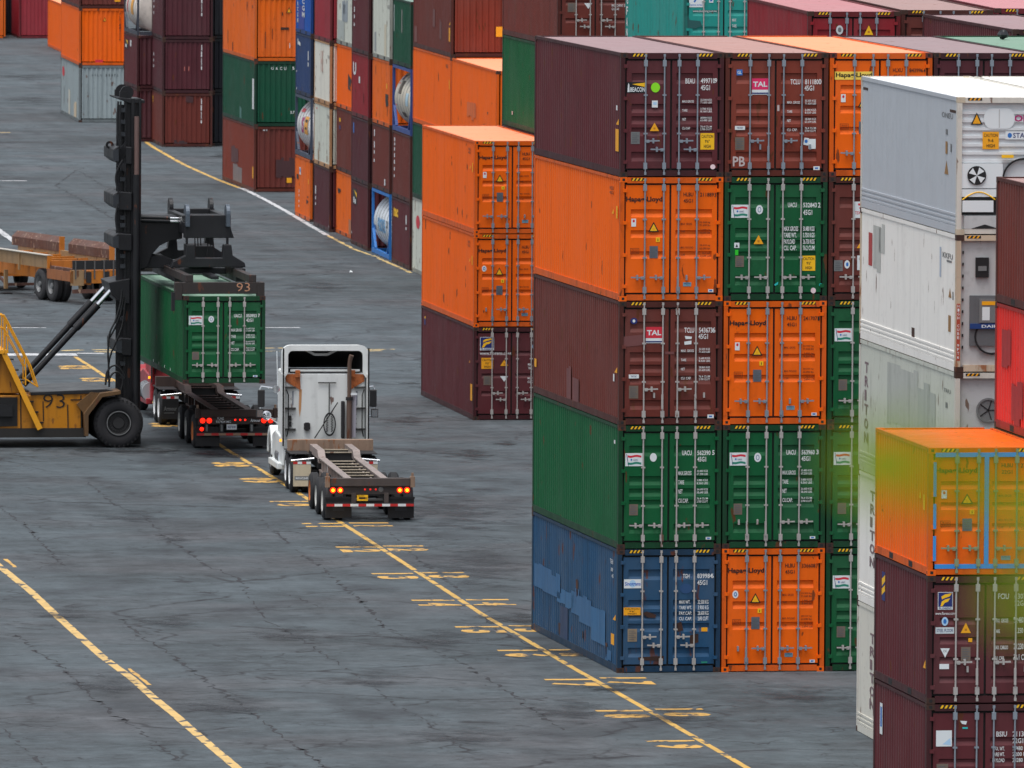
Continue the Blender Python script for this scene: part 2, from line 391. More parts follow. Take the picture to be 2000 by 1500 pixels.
def M_UA(num, chk, typ='45G1', v=0):
    F = (632, 1230, 35, 750)
    L = [flag(672, 195, 773, 270), ('lettering', [('t', WHT, 'UACU', 1002, 181, 1058, 209, .02), ('t', WHT, num, 1091, 181, 1168, 209, .02), ('t', WHT, chk, 1188, 180, 1202, 208, .02), ('t', WHT, typ, 1091, 218, 1142, 246, .02)]+
         [i for k, (a, b_, c) in enumerate(WTS) for yy in (300+53*k,) for i in (('t', WHT, a, 980, yy, 980+8.6*len(a), yy+24), ('t', WHT, b_, 1088, yy-6, 1153, yy+6), ('t', WHT, c, 1088, yy+11, 1153, yy+24))]),
         plate(697, 490, 747, 554, PLATEB), ('label_sticker', [('r', SWHITE, 1143, 682, 1175, 697), ('r', SBLUE, 1150, 686, 1168, 693)]),
         ('seal_sticker', [('o', SWHITE, 815, 197, 856, 250), ('o', mat('seal_blue_grey', (120, 140, 170), .5), 825, 208, 846, 240), ('o', SWHITE, 829, 213, 842, 235)] if v != 2 else [('o', SWHITE, 815, 195, 855, 245)])]
    if v == 1:
        L[1] = ('lettering', [('t', WHT, 'UACU', 1001, 183, 1053, 210, .02), ('t', WHT, num, 1090, 184, 1170, 211, .02), ('t', WHT, chk, 1190, 183, 1205, 212, .02), ('t', WHT, typ, 1090, 225, 1143, 255, .02)]+
         [i for k, (a, b_) in enumerate((('MAX GROSS', '30.480 KGS'), ('TARE WT.', '3.750 KGS'), ('PAYLOAD', '26.730 KGS'), ('CU. CAP.', '76.2 CUM'))) for yy in (320+37*k,) for i in (('t', WHT, a, 978, yy, 978+9.3*len(a), yy+28, .02), ('t', WHT, b_, 1090, yy, 1157, yy+28, .02))])
        L += [tri(803, 370, 860, 422, SORG, False), caution(1087, 490, 1163, 577), ('label_sticker', [('r', SWHITE, 690, 414, 720, 444), ('p', INK, [(697, 439), (713, 439), (705, 421)]), ('r', mat('tag_green', (40, 200, 40), .5), 695, 455, 714, 486)]),
              ('label_sticker', [('o', mat('sticker_pale_pink', (240, 214, 220), .5), 1138, 675, 1168, 708)]), ('paint_splash', [('o', mat('turquoise_paint', (40, 190, 190), .5), 1186, 650, 1206, 668), ('p', mat('turquoise_paint', (40, 190, 190), .5), [(925, 655), (948, 640), (946, 655), (930, 664)])])]
        L = [l for l in L if l[1][0][2:3] != (1143,)]
    return F, L
def wts(L0, x0, xv, xw, y0, step, h, m=WHT, rows=WTS):
    return [i for k, (a, b_, c) in enumerate(rows) for yy in (y0+step*k,) for i in (('t', m, a, x0, yy, x0+(xw-xv)*.115*len(a), yy+h), ('t', m, b_, xv, yy-h*.55, xw, yy+h*.25), ('t', m, c, xv, yy+h*.5, xw, yy+h*1.3))]
def M_BE():
    F = (940, 1912, 210, 1420)
    L = [('logo_plate', [('r', mat('sign_black', (14, 16, 24), .5), 995, 495, 1172, 600), ('p', YEL, [(1045, 515), (1170, 500), (1170, 543)]), ('p', SWHITE, [(1003, 592), (1008, 520), (1014, 503), (1020, 520), (1024, 592)]), ('t', SWHITE, 'BEACON', 1030, 545, 1168, 590, .02)]),
         ('inspection_dot', [('o', LIME, 1225, 500, 1310, 596)]), ('label_sticker', [('r', SWHITE, 1235, 675, 1290, 742), ('r', mat('sticker_pale_blue', (170, 205, 235), .5), 1246, 690, 1280, 716)]),
         tri(1217, 890, 1304, 972, SORG, False), plate(1038, 980, 1122, 1098), caution(1695, 993, 1826, 1153),
         ('lettering', [('t', WHT, 'BEAU', 1550, 460, 1640, 510, .015), ('t', WHT, '499710', 1695, 458, 1830, 508, .015), ('t', WHT, '9', 1864, 456, 1886, 504, .015), ('t', WHT, '45G1', 1695, 524, 1782, 575, .015)]+
          wts(None, 1520, 1692, 1800, 672, 87, 24, WHT, [('MAX.GROSS', '32.500 KGS', '71.650 LBS'), ('TARE', '3.700 KGS', '8.160 LBS'), ('NET', '28.800 KGS', '63.490 LBS'), ('CU.CAP', '76.4 CU.M', '2.700 CU.FT')])),
         ('label_sticker', [('o', mat('sticker_pale_pink', (240, 214, 220), .5), 1790, 1298, 1838, 1346)])]
    return F, L
def M_TAL(num, chk, v=0):
    F = (838, 1225, 205, 680)
    L = [('logo_plate', [('r', SWHITE, 938, 303, 1000, 365), ('r', PINK if v == 0 else SRED, 938, 303, 1000, 346), ('t', SWHITE, 'TAL', 942, 315, 996, 335, .03), ('r', NAVY, 938, 357, 1000, 362)]),
         ('lettering', [('t', WHT, 'TCLU', 1083, 306, 1120, 326, .015), ('t', WHT, num, 1138, 306, 1189, 326, .015), ('t', WHT, chk, 1206, 305, 1217, 326, .015), ('t', WHT, '45G1', 1136, 330, 1172, 350, .015)]+
          wts(None, 1071, 1138, 1180, 390, 35, 10, WHT, [('MAX. GROSS', '32.500 KGS', '71.650 LBS'), ('TARE', '3.640 KGS', '8.020 LBS'), ('NET', '28.860 KGS', '63.630 LBS'), ('CU. CAP.', '76.4 CU.M', '2.700 CU.FT')])),
         plate(876, 528, 911, 577, PLATEB), ('label_sticker', [('r', SWHITE, 875, 485, 913, 500), ('t', NAVY, 'TRITEC', 882, 489, 906, 496)]),
         ('label_sticker', [('r', SWHITE, 1172, 640, 1196, 654), ('r', SBLUE, 1178, 644, 1190, 650)])]
    if v == 0:
        L += [('logo_plate', [('r', SBLUE, 880, 269, 902, 291), ('t', SWHITE, 'GL', 883, 274, 899, 286, .02)]), ('label_sticker', [('p', SWHITE, [(1137, 530), (1155, 532), (1152, 560), (1133, 557)]), ('o', SBLUE, 1138, 537, 1150, 551)]), ('label_sticker', [('r', SWHITE, 1153, 535, 1180, 573)]),
              ('graffiti', [('t', mat('chalk', (190, 176, 176), .8), 'PB', 868, 602, 914, 640, .02)]), ('scuff', [('r', mat('chalk', (190, 176, 176), .8), 1034, 405, 1042, 428)])]
    else:
        L += [('seal_sticker', [('o', NAVY, 880, 268, 906, 292), ('o', SWHITE, 888, 274, 898, 286)]), ('label_sticker', [('p', SWHITE, [(1085, 338), (1112, 341), (1110, 350), (1088, 350)]), ('p', SWHITE, [(1083, 360), (1110, 356), (1110, 370), (1084, 372)])]), ('paint_patch', [('r', mat('patch_dusty_pink', (112, 66, 66), .6), 1010, 398, 1045, 408)]), ('paint_patch', [('p', mat('patch_dusty_pink', (112, 66, 66), .6), [(845, 340), (930, 332), (935, 372), (848, 380)])])]
    return F, L
def M_TGH():
    F = (30, 625, 760, 1475)
    bl = mat('lettering_blue', (30, 90, 190), .5)
    L = [('logo_plate', [('r', SWHITE, 67, 933, 167, 985), ('o', mat('sticker_pale_blue', (170, 205, 235), .5), 98, 937, 136, 981), ('t', bl, 'Sinotrans', 72, 948, 163, 970, .02)]), caution(66, 1096, 164, 1141, ('CAUTION', "9'6\"", 'HIGH'), SORG),
         plate(90, 1220, 144, 1294, mat('data_plate_tan', (140, 124, 104), .6, grime=.4)), ('label_sticker', [('r', SORG, 517, 1215, 552, 1238)]), ('label_sticker', [('r', SGREEN, 517, 1412, 553, 1422)]),
         ('lettering', [('t', WHT, 'TGH', 408, 904, 446, 930, .015), ('t', mat('lettering_faded', (90, 110, 150), .6), 'U', 450, 904, 462, 930, .015), ('t', WHT, '839984', 491, 903, 579, 930, .015), ('t', WHT, '6', 590, 903, 604, 930, .015), ('t', WHT, '45G1', 491, 941, 549, 969, .015)]+
          [i for k, (a, b_) in enumerate((('MAX WT.', '32.500 KG'), ('TARE WT.', '3.900 KG'), ('PAY.CAP.', '28.600 KG'), ('CU. CAP.', '2690 CUFT'))) for yy in (1057+32*k,) for i in (('t', WHT, a, 387, yy, 387+9.2*len(a), yy+20), ('t', WHT, b_, 495, yy-2, 557, yy+22))]),
         ('rust_patch', [('p', CASTR, [(170, 1130), (200, 1120), (255, 1140), (250, 1158), (205, 1155)]), ('p', CASTR, [(375, 1190), (400, 1180), (412, 1230), (380, 1240)])]),
         ('rust_patch', [('p', CASTR, [(150, 1385), (300, 1378), (300, 1408), (155, 1402)]), ('p', CASTR, [(450, 1260), (500, 1250), (500, 1300), (452, 1315)])]),
         ('paint_patch', [('o', mat('patch_dim_blue', (34, 72, 118), .6), 390, 960, 462, 1018)])]
    return F, L
def M_FC(num, typ='45G1', c96=True, pre='FCIU'):
    """drawn in the close-up 790..1060 x 560..840 of the maroon box with the blue and yellow plate"""
    F = (712, 1395, 448, 1432)
    L = [('logo_plate', [('r', SWHITE, 770, 552, 893, 692), ('r', NAVY, 774, 556, 889, 668), ('p', YEL, [(800, 585), (820, 573), (886, 562), (868, 582), (830, 592), (806, 604), (795, 612)]), ('p', YEL, [(800, 622), (825, 606), (872, 596), (855, 622), (825, 630), (806, 660), (786, 664)]), ('t', NAVY, 'FLORENS', 778, 672, 886, 688, .02)]),
         ('lettering', [('t', WHT, 'www.florens.com', 767, 705, 1043, 740, .006)]), tri(948, 793, 1020, 858, SORG, False), ('warning_triangle', [('p', SWHITE, [(948, 966), (1018, 966), (984, 1026)])]),
         plate(802, 963, 870, 1060, PLATEB),
         ('lettering', [('t', WHT, pre, 1215, 568, 1292, 606, .012), ('t', WHT, num, 1338, 566, 1390, 604, .012), ('t', WHT, 'MAX. GROSS', 1193, 830, 1290, 856), ('t', WHT, 'TARE', 1193, 868, 1232, 894), ('t', WHT, '30.480 KG', 1336, 826, 1390, 858), ('t', WHT, 'MAX. CARGO', 1190, 976, 1290, 1002), ('t', WHT, 'CU. CAP.', 1190, 1014, 1258, 1040), ('t', WHT, '26.550 KG', 1336, 972, 1390, 1004)]),
         ('seal_sticker', [('o', mat('sticker_pale_blue', (170, 205, 235), .5), 1228, 624, 1268, 682), ('o', SBLUE, 1240, 640, 1256, 668)])]
    if c96: L.append(caution(782, 772, 887, 888, ('CAUTION', "9'6\"", 'HIGH'), SORG))
    return F, L
def M_FC20():
    """the 20 ft box below the taped orange one (close-up 1640..2000 x 780..1500)"""
    F = (350, 790+70, 722, 1245)
    L = [('logo_plate', [('r', SWHITE, 395, 788, 459, 860), ('r', NAVY, 397, 790, 457, 848), ('p', YEL, [(410, 806), (424, 798), (455, 792), (445, 806), (425, 812), (412, 818)]), ('p', YEL, [(412, 826), (426, 818), (448, 813), (438, 827), (424, 832), (414, 846), (406, 846)]), ('t', NAVY, 'FLORENS', 400, 850, 454, 858, .02)]),
         ('lettering', [('t', WHT, 'www.florens.com', 384, 869, 470, 881, .006)]), ('seal_sticker', [('o', mat('sticker_pale_blue', (170, 205, 235), .5), 412, 890, 440, 926), ('o', SBLUE, 419, 898, 433, 918)]),
         ('label_sticker', [('r', mat('sticker_pale_grey', (200, 210, 214), .5), 386, 932, 466, 958), ('t', NAVY, 'STEEL FLOOR', 391, 938, 461, 952)]), tri(494, 914, 538, 956, SORG, False), ('label_sticker', [('r', SORG, 527, 977, 544, 993)]),
         ('warning_triangle', [('p', SWHITE, [(407, 1018), (448, 1018), (428, 1056)]), ('t', PLATE, 'CSC', 419, 1024, 437, 1034)]), plate(496, 1013, 537, 1071, PLATEB), ('label_sticker', [('r', SWHITE, 404, 1082, 445, 1103)]),
         ('lettering', [('t', WHT, 'FCIU', 654, 795, 700, 818, .012), ('t', WHT, '630718', 724, 795, 800, 818, .012), ('t', WHT, '4', 815, 795, 824, 818), ('t', WHT, '22G1', 724, 824, 772, 846, .012), ('t', WHT, 'MAX. GROSS', 640, 898, 698, 914), ('t', WHT, '30.480 KG', 722, 892, 790, 916), ('t', WHT, 'TARE', 640, 942, 662, 957), ('t', WHT, '2.250 KG', 726, 936, 790, 958), ('t', WHT, 'MAX. CARGO', 638, 1008, 698, 1024), ('t', WHT, '28.230 KG', 722, 1000, 790, 1024), ('t', WHT, 'CU. CAP.', 638, 1052, 682, 1068), ('t', WHT, '33.1 CUM', 722, 1044, 790, 1068)])]
    return F, L
def M_BS():
    F = (335, 845, 1250, 1785)
    L = [('label_sticker', [('r', SWHITE, 377, 1360, 445, 1427), ('p', mat('sticker_pale_blue', (170, 205, 235), .5), [(405, 1418), (438, 1392), (441, 1422)])]), ('label_sticker', [('p', SWHITE, [(480, 1320), (510, 1322), (505, 1336), (488, 1333)]), ('r', mat('turquoise_paint', (40, 190, 190), .5), 490, 1347, 513, 1354)]),
         ('lettering', [('t', WHT, 'BSIU', 636, 1366, 682, 1388, .012), ('t', WHT, '211304', 706, 1366, 780, 1388, .012), ('t', WHT, '22G1', 706, 1395, 752, 1416, .012), ('t', WHT, 'MAX. WT.', 620, 1430, 672, 1446), ('t', WHT, '30480 KG', 706, 1428, 780, 1446), ('t', WHT, 'TARE WT.', 620, 1454, 672, 1470, .02), ('t', WHT, '2200 KG', 706, 1453, 780, 1470, .02), ('t', WHT, 'PAYLOAD', 620, 1479, 672, 1495), ('t', WHT, '28280 KG', 706, 1478, 780, 1495)]), plate(380, 1500, 430, 1565, PLATEB)]
    return F, L
def M_TR():
    """maroon box, plate with a red bent letter: close-up of column three, level four"""
    F = (1230, 1620, 690, 1165)
    L = [('logo_plate', [('r', SWHITE, 1325, 785, 1392, 848), ('p', SRED, [(1342, 792), (1364, 792), (1364, 800), (1357, 800), (1357, 812), (1346, 812), (1346, 807), (1351, 807), (1351, 800), (1342, 800)]), ('t', SRED, 'TEXTAINER', 1330, 822, 1388, 834)]), tri(1338, 932, 1375, 964, SORG, False), plate(1252, 1010, 1285, 1052), ('seal_sticker', [('o', SWHITE, 1291, 1010, 1312, 1042), ('o', SBLUE, 1297, 1018, 1307, 1034)]), ('label_sticker', [('r', SWHITE, 1340, 992, 1372, 1048), ('t', PLATE, 'CSC', 1346, 1000, 1366, 1010)]),
         ('lettering', [('t', WHT, 'TGHU', 1468, 800, 1505, 822), ('t', WHT, '622914', 1520, 800, 1572, 822)])]
    return F, L
def M_TEAL():
    F = (1105, 1755, -245, 520)
    L = [('logo_plate', [('r', SWHITE, 1145, -30, 1258, 60), ('p', SBLUE, [(1180, 15), (1200, -20), (1225, -5), (1205, 0), (1190, 25)]), ('t', SBLUE, 'DONG FANG', 1155, 36, 1248, 48)]), ('lettering', [('t', WHT, 'www.dongfang.com.tw', 1175, 80, 1368, 103, .008)]), ('label_sticker', [('r', SWHITE, 1305, -30, 1338, 24), ('r', SBLUE, 1312, -5, 1330, 14)]),
         ('lettering', [('t', WHT, 'MAX', 1490, 148, 1524, 172), ('t', WHT, 'TARE', 1490, 194, 1526, 218)]), ('paint_patch', [('p', mat('patch_dark_teal', (30, 84, 84), .6), [(1112, 120), (1135, 122), (1150, 160), (1235, 168), (1250, 210), (1225, 214), (1200, 228), (1140, 222), (1112, 240)])])]
    return F, L
def M_VX(num):
    F = (310, 1020, 76, 843)
    L = [('seal_sticker', [('o', mat('sticker_pale_grey', (200, 210, 214), .5), 528, 172, 582, 236), ('o', PLATE, 542, 186, 570, 220)]), ('logo_plate', [('r', mat('plate_salmon', (226, 90, 100), .5), 505, 250, 608, 335), ('p', SBLUE, [(522, 262), (545, 262), (562, 292), (590, 262), (600, 268), (566, 318), (552, 318)])]), tri(744, 172, 814, 238, YEL, False),
         ('lettering', [('t', WHT, 'MAGU', 754, 248, 830, 284, .02), ('t', WHT, num[:6], 862, 248, 962, 284, .02), ('t', WHT, num[6], 984, 246, 1000, 282, .02)])]
    return F, L
def spread(Ls):
    for nm, it in Ls:
        if nm in ('rust_patch', 'scuff', 'paint_splash', 'graffiti', 'warning_triangle') and nm != 'warning_triangle':
            for q in it: yield nm, [q]
        else: yield nm, it
def container(org, yaw, L, Hh, col, label, door=None, marks=None, side=None, top=None, lvl=0, barm=None, handles='A', cast=None, detail=2, fork=False, flat=False, hazard=True, cat='shipping container', group='stacked shipping containers', extra=None, name='shipping_container', roofcol=None, endcol=None, frm=None, plainroof=False):
    """org: ground point of the front-left corner; the length runs away from the camera along +y of the box"""
    e = empty(name, (org[0], org[1], lvl), yaw, label, cat, group)
    m = paint(col); mc = CASTR if cast is None else cast
    frame(L, Hh, frm or paint(col, fr=True), cast=None if detail == 2 else mc, ends='door' if door in RIB else 'wall').build('frame', e)
    side_wall(L, Hh, m, flat).build('side_wall', e)
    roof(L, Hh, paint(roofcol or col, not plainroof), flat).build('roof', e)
    shell(L, Hh, m).build('shell', e)
    if detail == 2:
        c0 = castings(Hh, L, mc).build('corner_casting', e)
        for x in (0, W-.162):
            for y in (0, L-.177):
                for z in (0, Hh-.118):
                    if x or y or z:
                        if y and x: continue
                        inst(c0, e, (x, y, z))
    if door in RIB:
        g = MB(); g.box(.1, W-.1, .076, .1, .155, Hh-.14, BLK); g.build('door_gasket', e)
        xm = W*.489
        dl = door_leaf(.14, xm-.022, Hh, m, door, True).build('door', e)
        dr = door_leaf(xm+.026, W-.14, Hh, m, door, False).build('door', e)
        bm_ = barm or GALV
        b0 = bar_mesh(Hh, bm_).build('locking_bar', dl); b0.location = (BARX[0], 0, 0)
        for k in (1, 2, 3): inst(b0, dl if k < 2 else dr, (BARX[k], 0, 0))
        hz = {'A': [(0, -1, .55), (1, -1, .55), (2, 1, .55), (3, 1, .55)], 'B': [(0, -1, .62), (1, -1, .62), (2, 1, .62), (3, 1, .62)], 'D': [(0, 1, .84), (1, -1, .64), (2, 1, .84), (3, -1, .64)],
              'A1': [(0, -1, .55), (1, -1, .55), (2, 0, .55), (3, 1, .55)], 'A0': [(0, 0, .55), (1, -1, .55), (2, 1, .55), (3, 1, .55)], 'B2': [(0, 0, .62), (1, 0, .62), (2, 1, .62), (3, 1, .62)], 'D2': [(0, 1, .84), (1, 0, .7), (2, 1, .84), (3, 0, .7)]}[handles]
        for k, s, z in hz:
            o = handle_mesh(bm_, s or (1 if k < 2 else -1), s == 0).build('handle', dl if k < 2 else dr); o.location = (BARX[k], -.01, z)
            if s == 0:
                b = MB(); q = BARX[k]+.2*(1 if k >= 2 else -1); b.box(q-.02, q+.02, -.03, .03, z-.06, z+.06, bm_); b.build('handle_keeper', dl if k < 2 else dr)
        if hazard:
            for xa in (.26, W-.26-.36):
                b = MB(); z0, z1 = Hh-.085, Hh-.02
                b.box(xa, xa+.36, 0, .004, z0, z1, mat('hazard_black', (20, 18, 16), .5))
                for i in range(4):
                    q = xa+.015+i*.088; b.add([(q, -.001, z0), (q+.042, -.001, z0), (q+.08, -.001, z1), (q+.038, -.001, z1)], [(0, 1, 2, 3)], YEL)
                b.build('hazard_stripe', e)
        if marks:
            F, Ls = marks; fc = Face(*F, Hh)
            for nm, it in spread(Ls): fc.draw(it).build(nm, dl if fc.cx(it) < xm else dr)
    else:
        end_wall(Hh, paint(endcol or col)).build('end_wall', e)
        if marks:
            F, Ls = marks; fc = Face(*F, Hh, org=(0, .016, 0))
            for nm, it in Ls: fc.draw(it).build(nm, e)
    if side:
        for F, Ls in side:
            fc = Face(*F, Hh, org=(.007, L, 0), ex=(0, -1, 0), width=L, nrm=(-1, 0, 0))
            for nm, it in spread(Ls): fc.draw(it).build(nm, e)
    if fork:
        for y in (L/2-1.3, L/2+.9):
            b = MB(); b.box(-.004, .03, y, y+.42, .03, .15, DARK); b.build('fork_pocket', e)
    return e
def at_back(u, v, yaw, L):
    p = gp(u, v); return Vector((p.x+math.sin(yaw)*L, p.y-math.cos(yaw)*L, 0))
def shift(org, yaw, u, v=0): return Vector((org[0]+u*math.cos(yaw)-v*math.sin(yaw), org[1]+u*math.sin(yaw)+v*math.cos(yaw), 0))
exec_parts = []
# ------------------------------------------------------------------ ground
YARD = R(7.4)
def ground_mat(name, tone, patch=False):
    M = bpy.data.materials.new(name); M.use_nodes = True
    t = M.node_tree; N = t.nodes; L = t.links; b = N['Principled BSDF']
    tc = N.new('ShaderNodeTexCoord'); mp0 = N.new('ShaderNodeMapping'); mp0.inputs['Rotation'].default_value = (0, 0, -YARD); L.new(tc.outputs['Object'], mp0.inputs[0])
    def noise(sc, det, lo, hi, sx=1, sy=1, rough=.5):
        mp = N.new('ShaderNodeMapping'); mp.inputs['Scale'].default_value = (sx, sy, 1); L.new(mp0.outputs[0], mp.inputs[0])
        n = N.new('ShaderNodeTexNoise'); n.inputs['Scale'].default_value = sc; n.inputs['Detail'].default_value = det; n.inputs['Roughness'].default_value = rough; L.new(mp.outputs[0], n.inputs['Vector'])
        r = N.new('ShaderNodeMapRange'); r.inputs['From Min'].default_value = lo; r.inputs['From Max'].default_value = hi; L.new(n.outputs['Fac'], r.inputs['Value']); return r.outputs['Result']
    def math_(op, a, bb):
        x = N.new('ShaderNodeMath'); x.operation = op
        for i, q in enumerate((a, bb)):
            if isinstance(q, (int, float)): x.inputs[i].default_value = q
            else: L.new(q, x.inputs[i])
        return x.outputs[0]
    def mix(a, bb, fac):
        x = N.new('ShaderNodeMix'); x.data_type = 'RGBA'; L.new(fac, x.inputs['Factor'])
        for k, q in (('A', a), ('B', bb)):
            if isinstance(q, tuple): x.inputs[k].default_value = (*q, 1)
            else: L.new(q, x.inputs[k])
        return x.outputs['Result']
    T = tone
    c0 = (.058*T, .074*T, .085*T); c2 = (.026*T, .030*T, .037*T); c3 = (.070*T, .071*T, .079*T)
    cur = mix(c0, c3, math_('MULTIPLY', noise(.14, 5, .48, .68), .7))
    tot = None
    for sc, det, am, sx, sy, ro in ((.05, 3, .5, 1, 1, .5), (.3, 6, .8, 1, .7, .6), (1.1, 7, .9, .8, 1, .65), (4.5, 6, .7, .7, 1, .6), (16, 4, .6, 1, 1, .6), (.8, 5, .5, .06, 1, .6), (1.2, 4, .35, 1, .03, .5)):
        k = math_('MULTIPLY', noise(sc, det, 0, 1, sx, sy, ro), am)
        tot = k if tot is None else math_('ADD', tot, k)
    lum = N.new('ShaderNodeMapRange'); lum.clamp = False; lum.inputs['From Min'].default_value = 1.85; lum.inputs['From Max'].default_value = 2.5; lum.inputs['To Min'].default_value = .52; lum.inputs['To Max'].default_value = 1.5; L.new(tot, lum.inputs['Value'])
    vm = N.new('ShaderNodeVectorMath'); vm.operation = 'SCALE'; L.new(cur, vm.inputs[0])
    mx_ = math_('MINIMUM', math_('MAXIMUM', lum.outputs[0], .3), 1.75); L.new(mx_, vm.inputs['Scale']); cur = vm.outputs[0]
    cur = mix(cur, c2, math_('MULTIPLY', noise(.35, 8, .52, .7, 1, .6, .66), .8))
    cur = mix(cur, (.018*T, .019*T, .024*T), math_('MULTIPLY', noise(1.5, 9, .6, .7, 1, .8, .7), .8))
    # cracks: edges of warped cells, broken up by a mask
    wn = N.new('ShaderNodeTexNoise'); wn.inputs['Scale'].default_value = .5; wn.inputs['Detail'].default_value = 6; L.new(mp0.outputs[0], wn.inputs['Vector'])
    wv = N.new('ShaderNodeVectorMath'); wv.operation = 'MULTIPLY_ADD'; L.new(wn.outputs['Color'], wv.inputs[0]); wv.inputs[1].default_value = (2.2, 2.2, 0); L.new(mp0.outputs[0], wv.inputs[2])
    for sc, wd, lo, hi, am in ((.13, .012, .44, .56, .9), (.9, .04, .53, .62, .9), (2.3, .06, .57, .66, .8)):
        v = N.new('ShaderNodeTexVoronoi'); v.feature = 'DISTANCE_TO_EDGE'; v.inputs['Scale'].default_value = sc; L.new(wv.outputs[0], v.inputs['Vector'])
        r = N.new('ShaderNodeMapRange'); r.inputs['From Min'].default_value = wd; r.inputs['From Max'].default_value = 0; L.new(v.outputs['Distance'], r.inputs['Value'])
        k = math_('MULTIPLY', math_('MULTIPLY', r.outputs[0], noise(.21*(1+sc), 5, lo, hi)), am)
        cur = mix(cur, (.014, .014, .018), k)
    L.new(cur, b.inputs['Base Color'])
    rr = noise(.4, 5, .3, .7); r2 = N.new('ShaderNodeMapRange'); r2.inputs['To Min'].default_value = .62; r2.inputs['To Max'].default_value = .88; L.new(rr, r2.inputs['Value']); L.new(r2.outputs[0], b.inputs['Roughness'])
    b.inputs['Specular IOR Level'].default_value = .35
    bp = N.new('ShaderNodeBump'); bp.inputs['Strength'].default_value = .25; bp.inputs['Distance'].default_value = .03; L.new(noise(6, 8, 0, 1), bp.inputs['Height']); L.new(bp.outputs[0], b.inputs['Normal'])
    return M
ASPH = ground_mat('asphalt', 1.0)
g = MB(); g.quad((-1500, -60, 0), (1500, -60, 0), (1500, 5000, 0), (-1500, 5000, 0), ASPH)
o = g.build('ground'); o['kind'] = 'structure'; o['label'] = 'worn grey asphalt of the container yard'
def worn_paint(name, rgb, worn):
    M = bpy.data.materials.new(name); M.use_nodes = True
    t = M.node_tree; N = t.nodes; L = t.links; b = N['Principled BSDF']; b.inputs['Roughness'].default_value = .7
    tc = N.new('ShaderNodeTexCoord'); c = lin(*rgb)
    def nz(sc, lo, hi, sx, sy):
        mp = N.new('ShaderNodeMapping'); mp.inputs['Scale'].default_value = (sx, sy, 1); mp.inputs['Rotation'].default_value = (0, 0, -YARD); L.new(tc.outputs['Object'], mp.inputs[0])
        n = N.new('ShaderNodeTexNoise'); n.inputs['Scale'].default_value = sc; n.inputs['Detail'].default_value = 6; L.new(mp.outputs[0], n.inputs['Vector'])
        r = N.new('ShaderNodeMapRange'); r.inputs['From Min'].default_value = lo; r.inputs['From Max'].default_value = hi; L.new(n.outputs['Fac'], r.inputs['Value']); return r.outputs[0]
    x = N.new('ShaderNodeMix'); x.data_type = 'RGBA'; L.new(nz(1.2, .35, .7, 1, 1), x.inputs['Factor']); x.inputs['A'].default_value = (*c, 1); x.inputs['B'].default_value = (*[q*.72+.02 for q in c], 1)
    y = N.new('ShaderNodeMix'); y.data_type = 'RGBA'; L.new(nz(2.6, .64-worn, .68-worn*.8, 1, .5), y.inputs['Factor']); L.new(x.outputs['Result'], y.inputs['A']); y.inputs['B'].default_value = (.06, .065, .075, 1)
    L.new(y.outputs['Result'], b.inputs['Base Color']); return M
YLINE = worn_paint('yellow_road_paint', (202, 162, 80), .08); YNUM = worn_paint('faded_yellow_road_paint', (204, 160, 80), .1); WLINE = worn_paint('white_road_paint', (190, 192, 196), .06); PALEY = worn_paint('pale_yellow_road_paint', (206, 172, 106), .09); PLINE = worn_paint('pale_line_paint', (206, 178, 116), .1)
def strip(b, pts, w0, mt, z=.004, jit=0):
    """painted band of width w0 along ground points, edges slightly ragged"""
    P = [Vector(p) for p in pts]; Q = []
    for a, c in zip(P, P[1:]):
        n = max(1, int((c-a).length/.5)); Q += [a.lerp(c, i/n) for i in range(n)]
    Q.append(P[-1]); vs = []
    for i, q in enumerate(Q):
        d = (Q[min(i+1, len(Q)-1)]-Q[max(0, i-1)]).normalized(); nrm = Vector((-d.y, d.x, 0))
        wl = w0/2*(1+random.uniform(-jit, jit)); wr = w0/2*(1+random.uniform(-jit, jit))
        vs += [(q+nrm*wl).to_tuple()[:2]+(z,), (q-nrm*wr).to_tuple()[:2]+(z,)]
    b.add(vs, [(2*i, 2*i+1, 2*i+3, 2*i+2) for i in range(len(Q)-1)], mt)
def px_line(pts): return [gp(*p) for p in pts]
def marking(name, b, label):
    o = b.build(name); o['kind'] = 'structure'; o['label'] = label; return o
b = MB(); strip(b, px_line([(147, 697), (180, 718), (205, 735), (235, 748), (340, 810), (446, 880), (484, 903), (555, 945.5), (600, 974), (663, 1019), (712, 1050), (800, 1107), (942, 1200), (1040, 1257), (1120, 1305), (1200, 1350), (1300, 1407), (1410, 1471), (1520, 1536)]), .15, YLINE, jit=.08)
marking('lane_line', b, 'long yellow lane line crossing the yard under the trucks')
b = MB(); strip(b, px_line([(-20, 1090), (0, 1107), (60, 1155), (100, 1193), (150, 1238), (200, 1283), (260, 1327), (300, 1363), (340, 1395), (380, 1430), (420, 1464), (470, 1506)]), .22, PALEY, jit=.06)
for pa, pc in (((10, 1092), (30, 1108)), ((252, 1306), (292, 1338))): strip(b, px_line([pa, pc]), .1, YNUM, jit=.4)
marking('lane_line', b, 'broad worn yellow lane line in the lower left')
b = MB(); strip(b, px_line([(272, 270), (283, 276), (300, 288), (330, 305), (360, 322), (400, 340), (440, 357), (468, 367)]), .2, YLINE, jit=.15)
strip(b, px_line([(468, 367), (480, 371), (520, 391), (560, 413), (600, 437), (640, 460)]), .22, WLINE, jit=.15); strip(b, px_line([(640, 460), (690, 486), (730, 500), (803, 533)]), .16, PLINE, jit=.4)
marking('lane_line', b, 'curved line running from yellow to white along the far stacks')
b = MB()
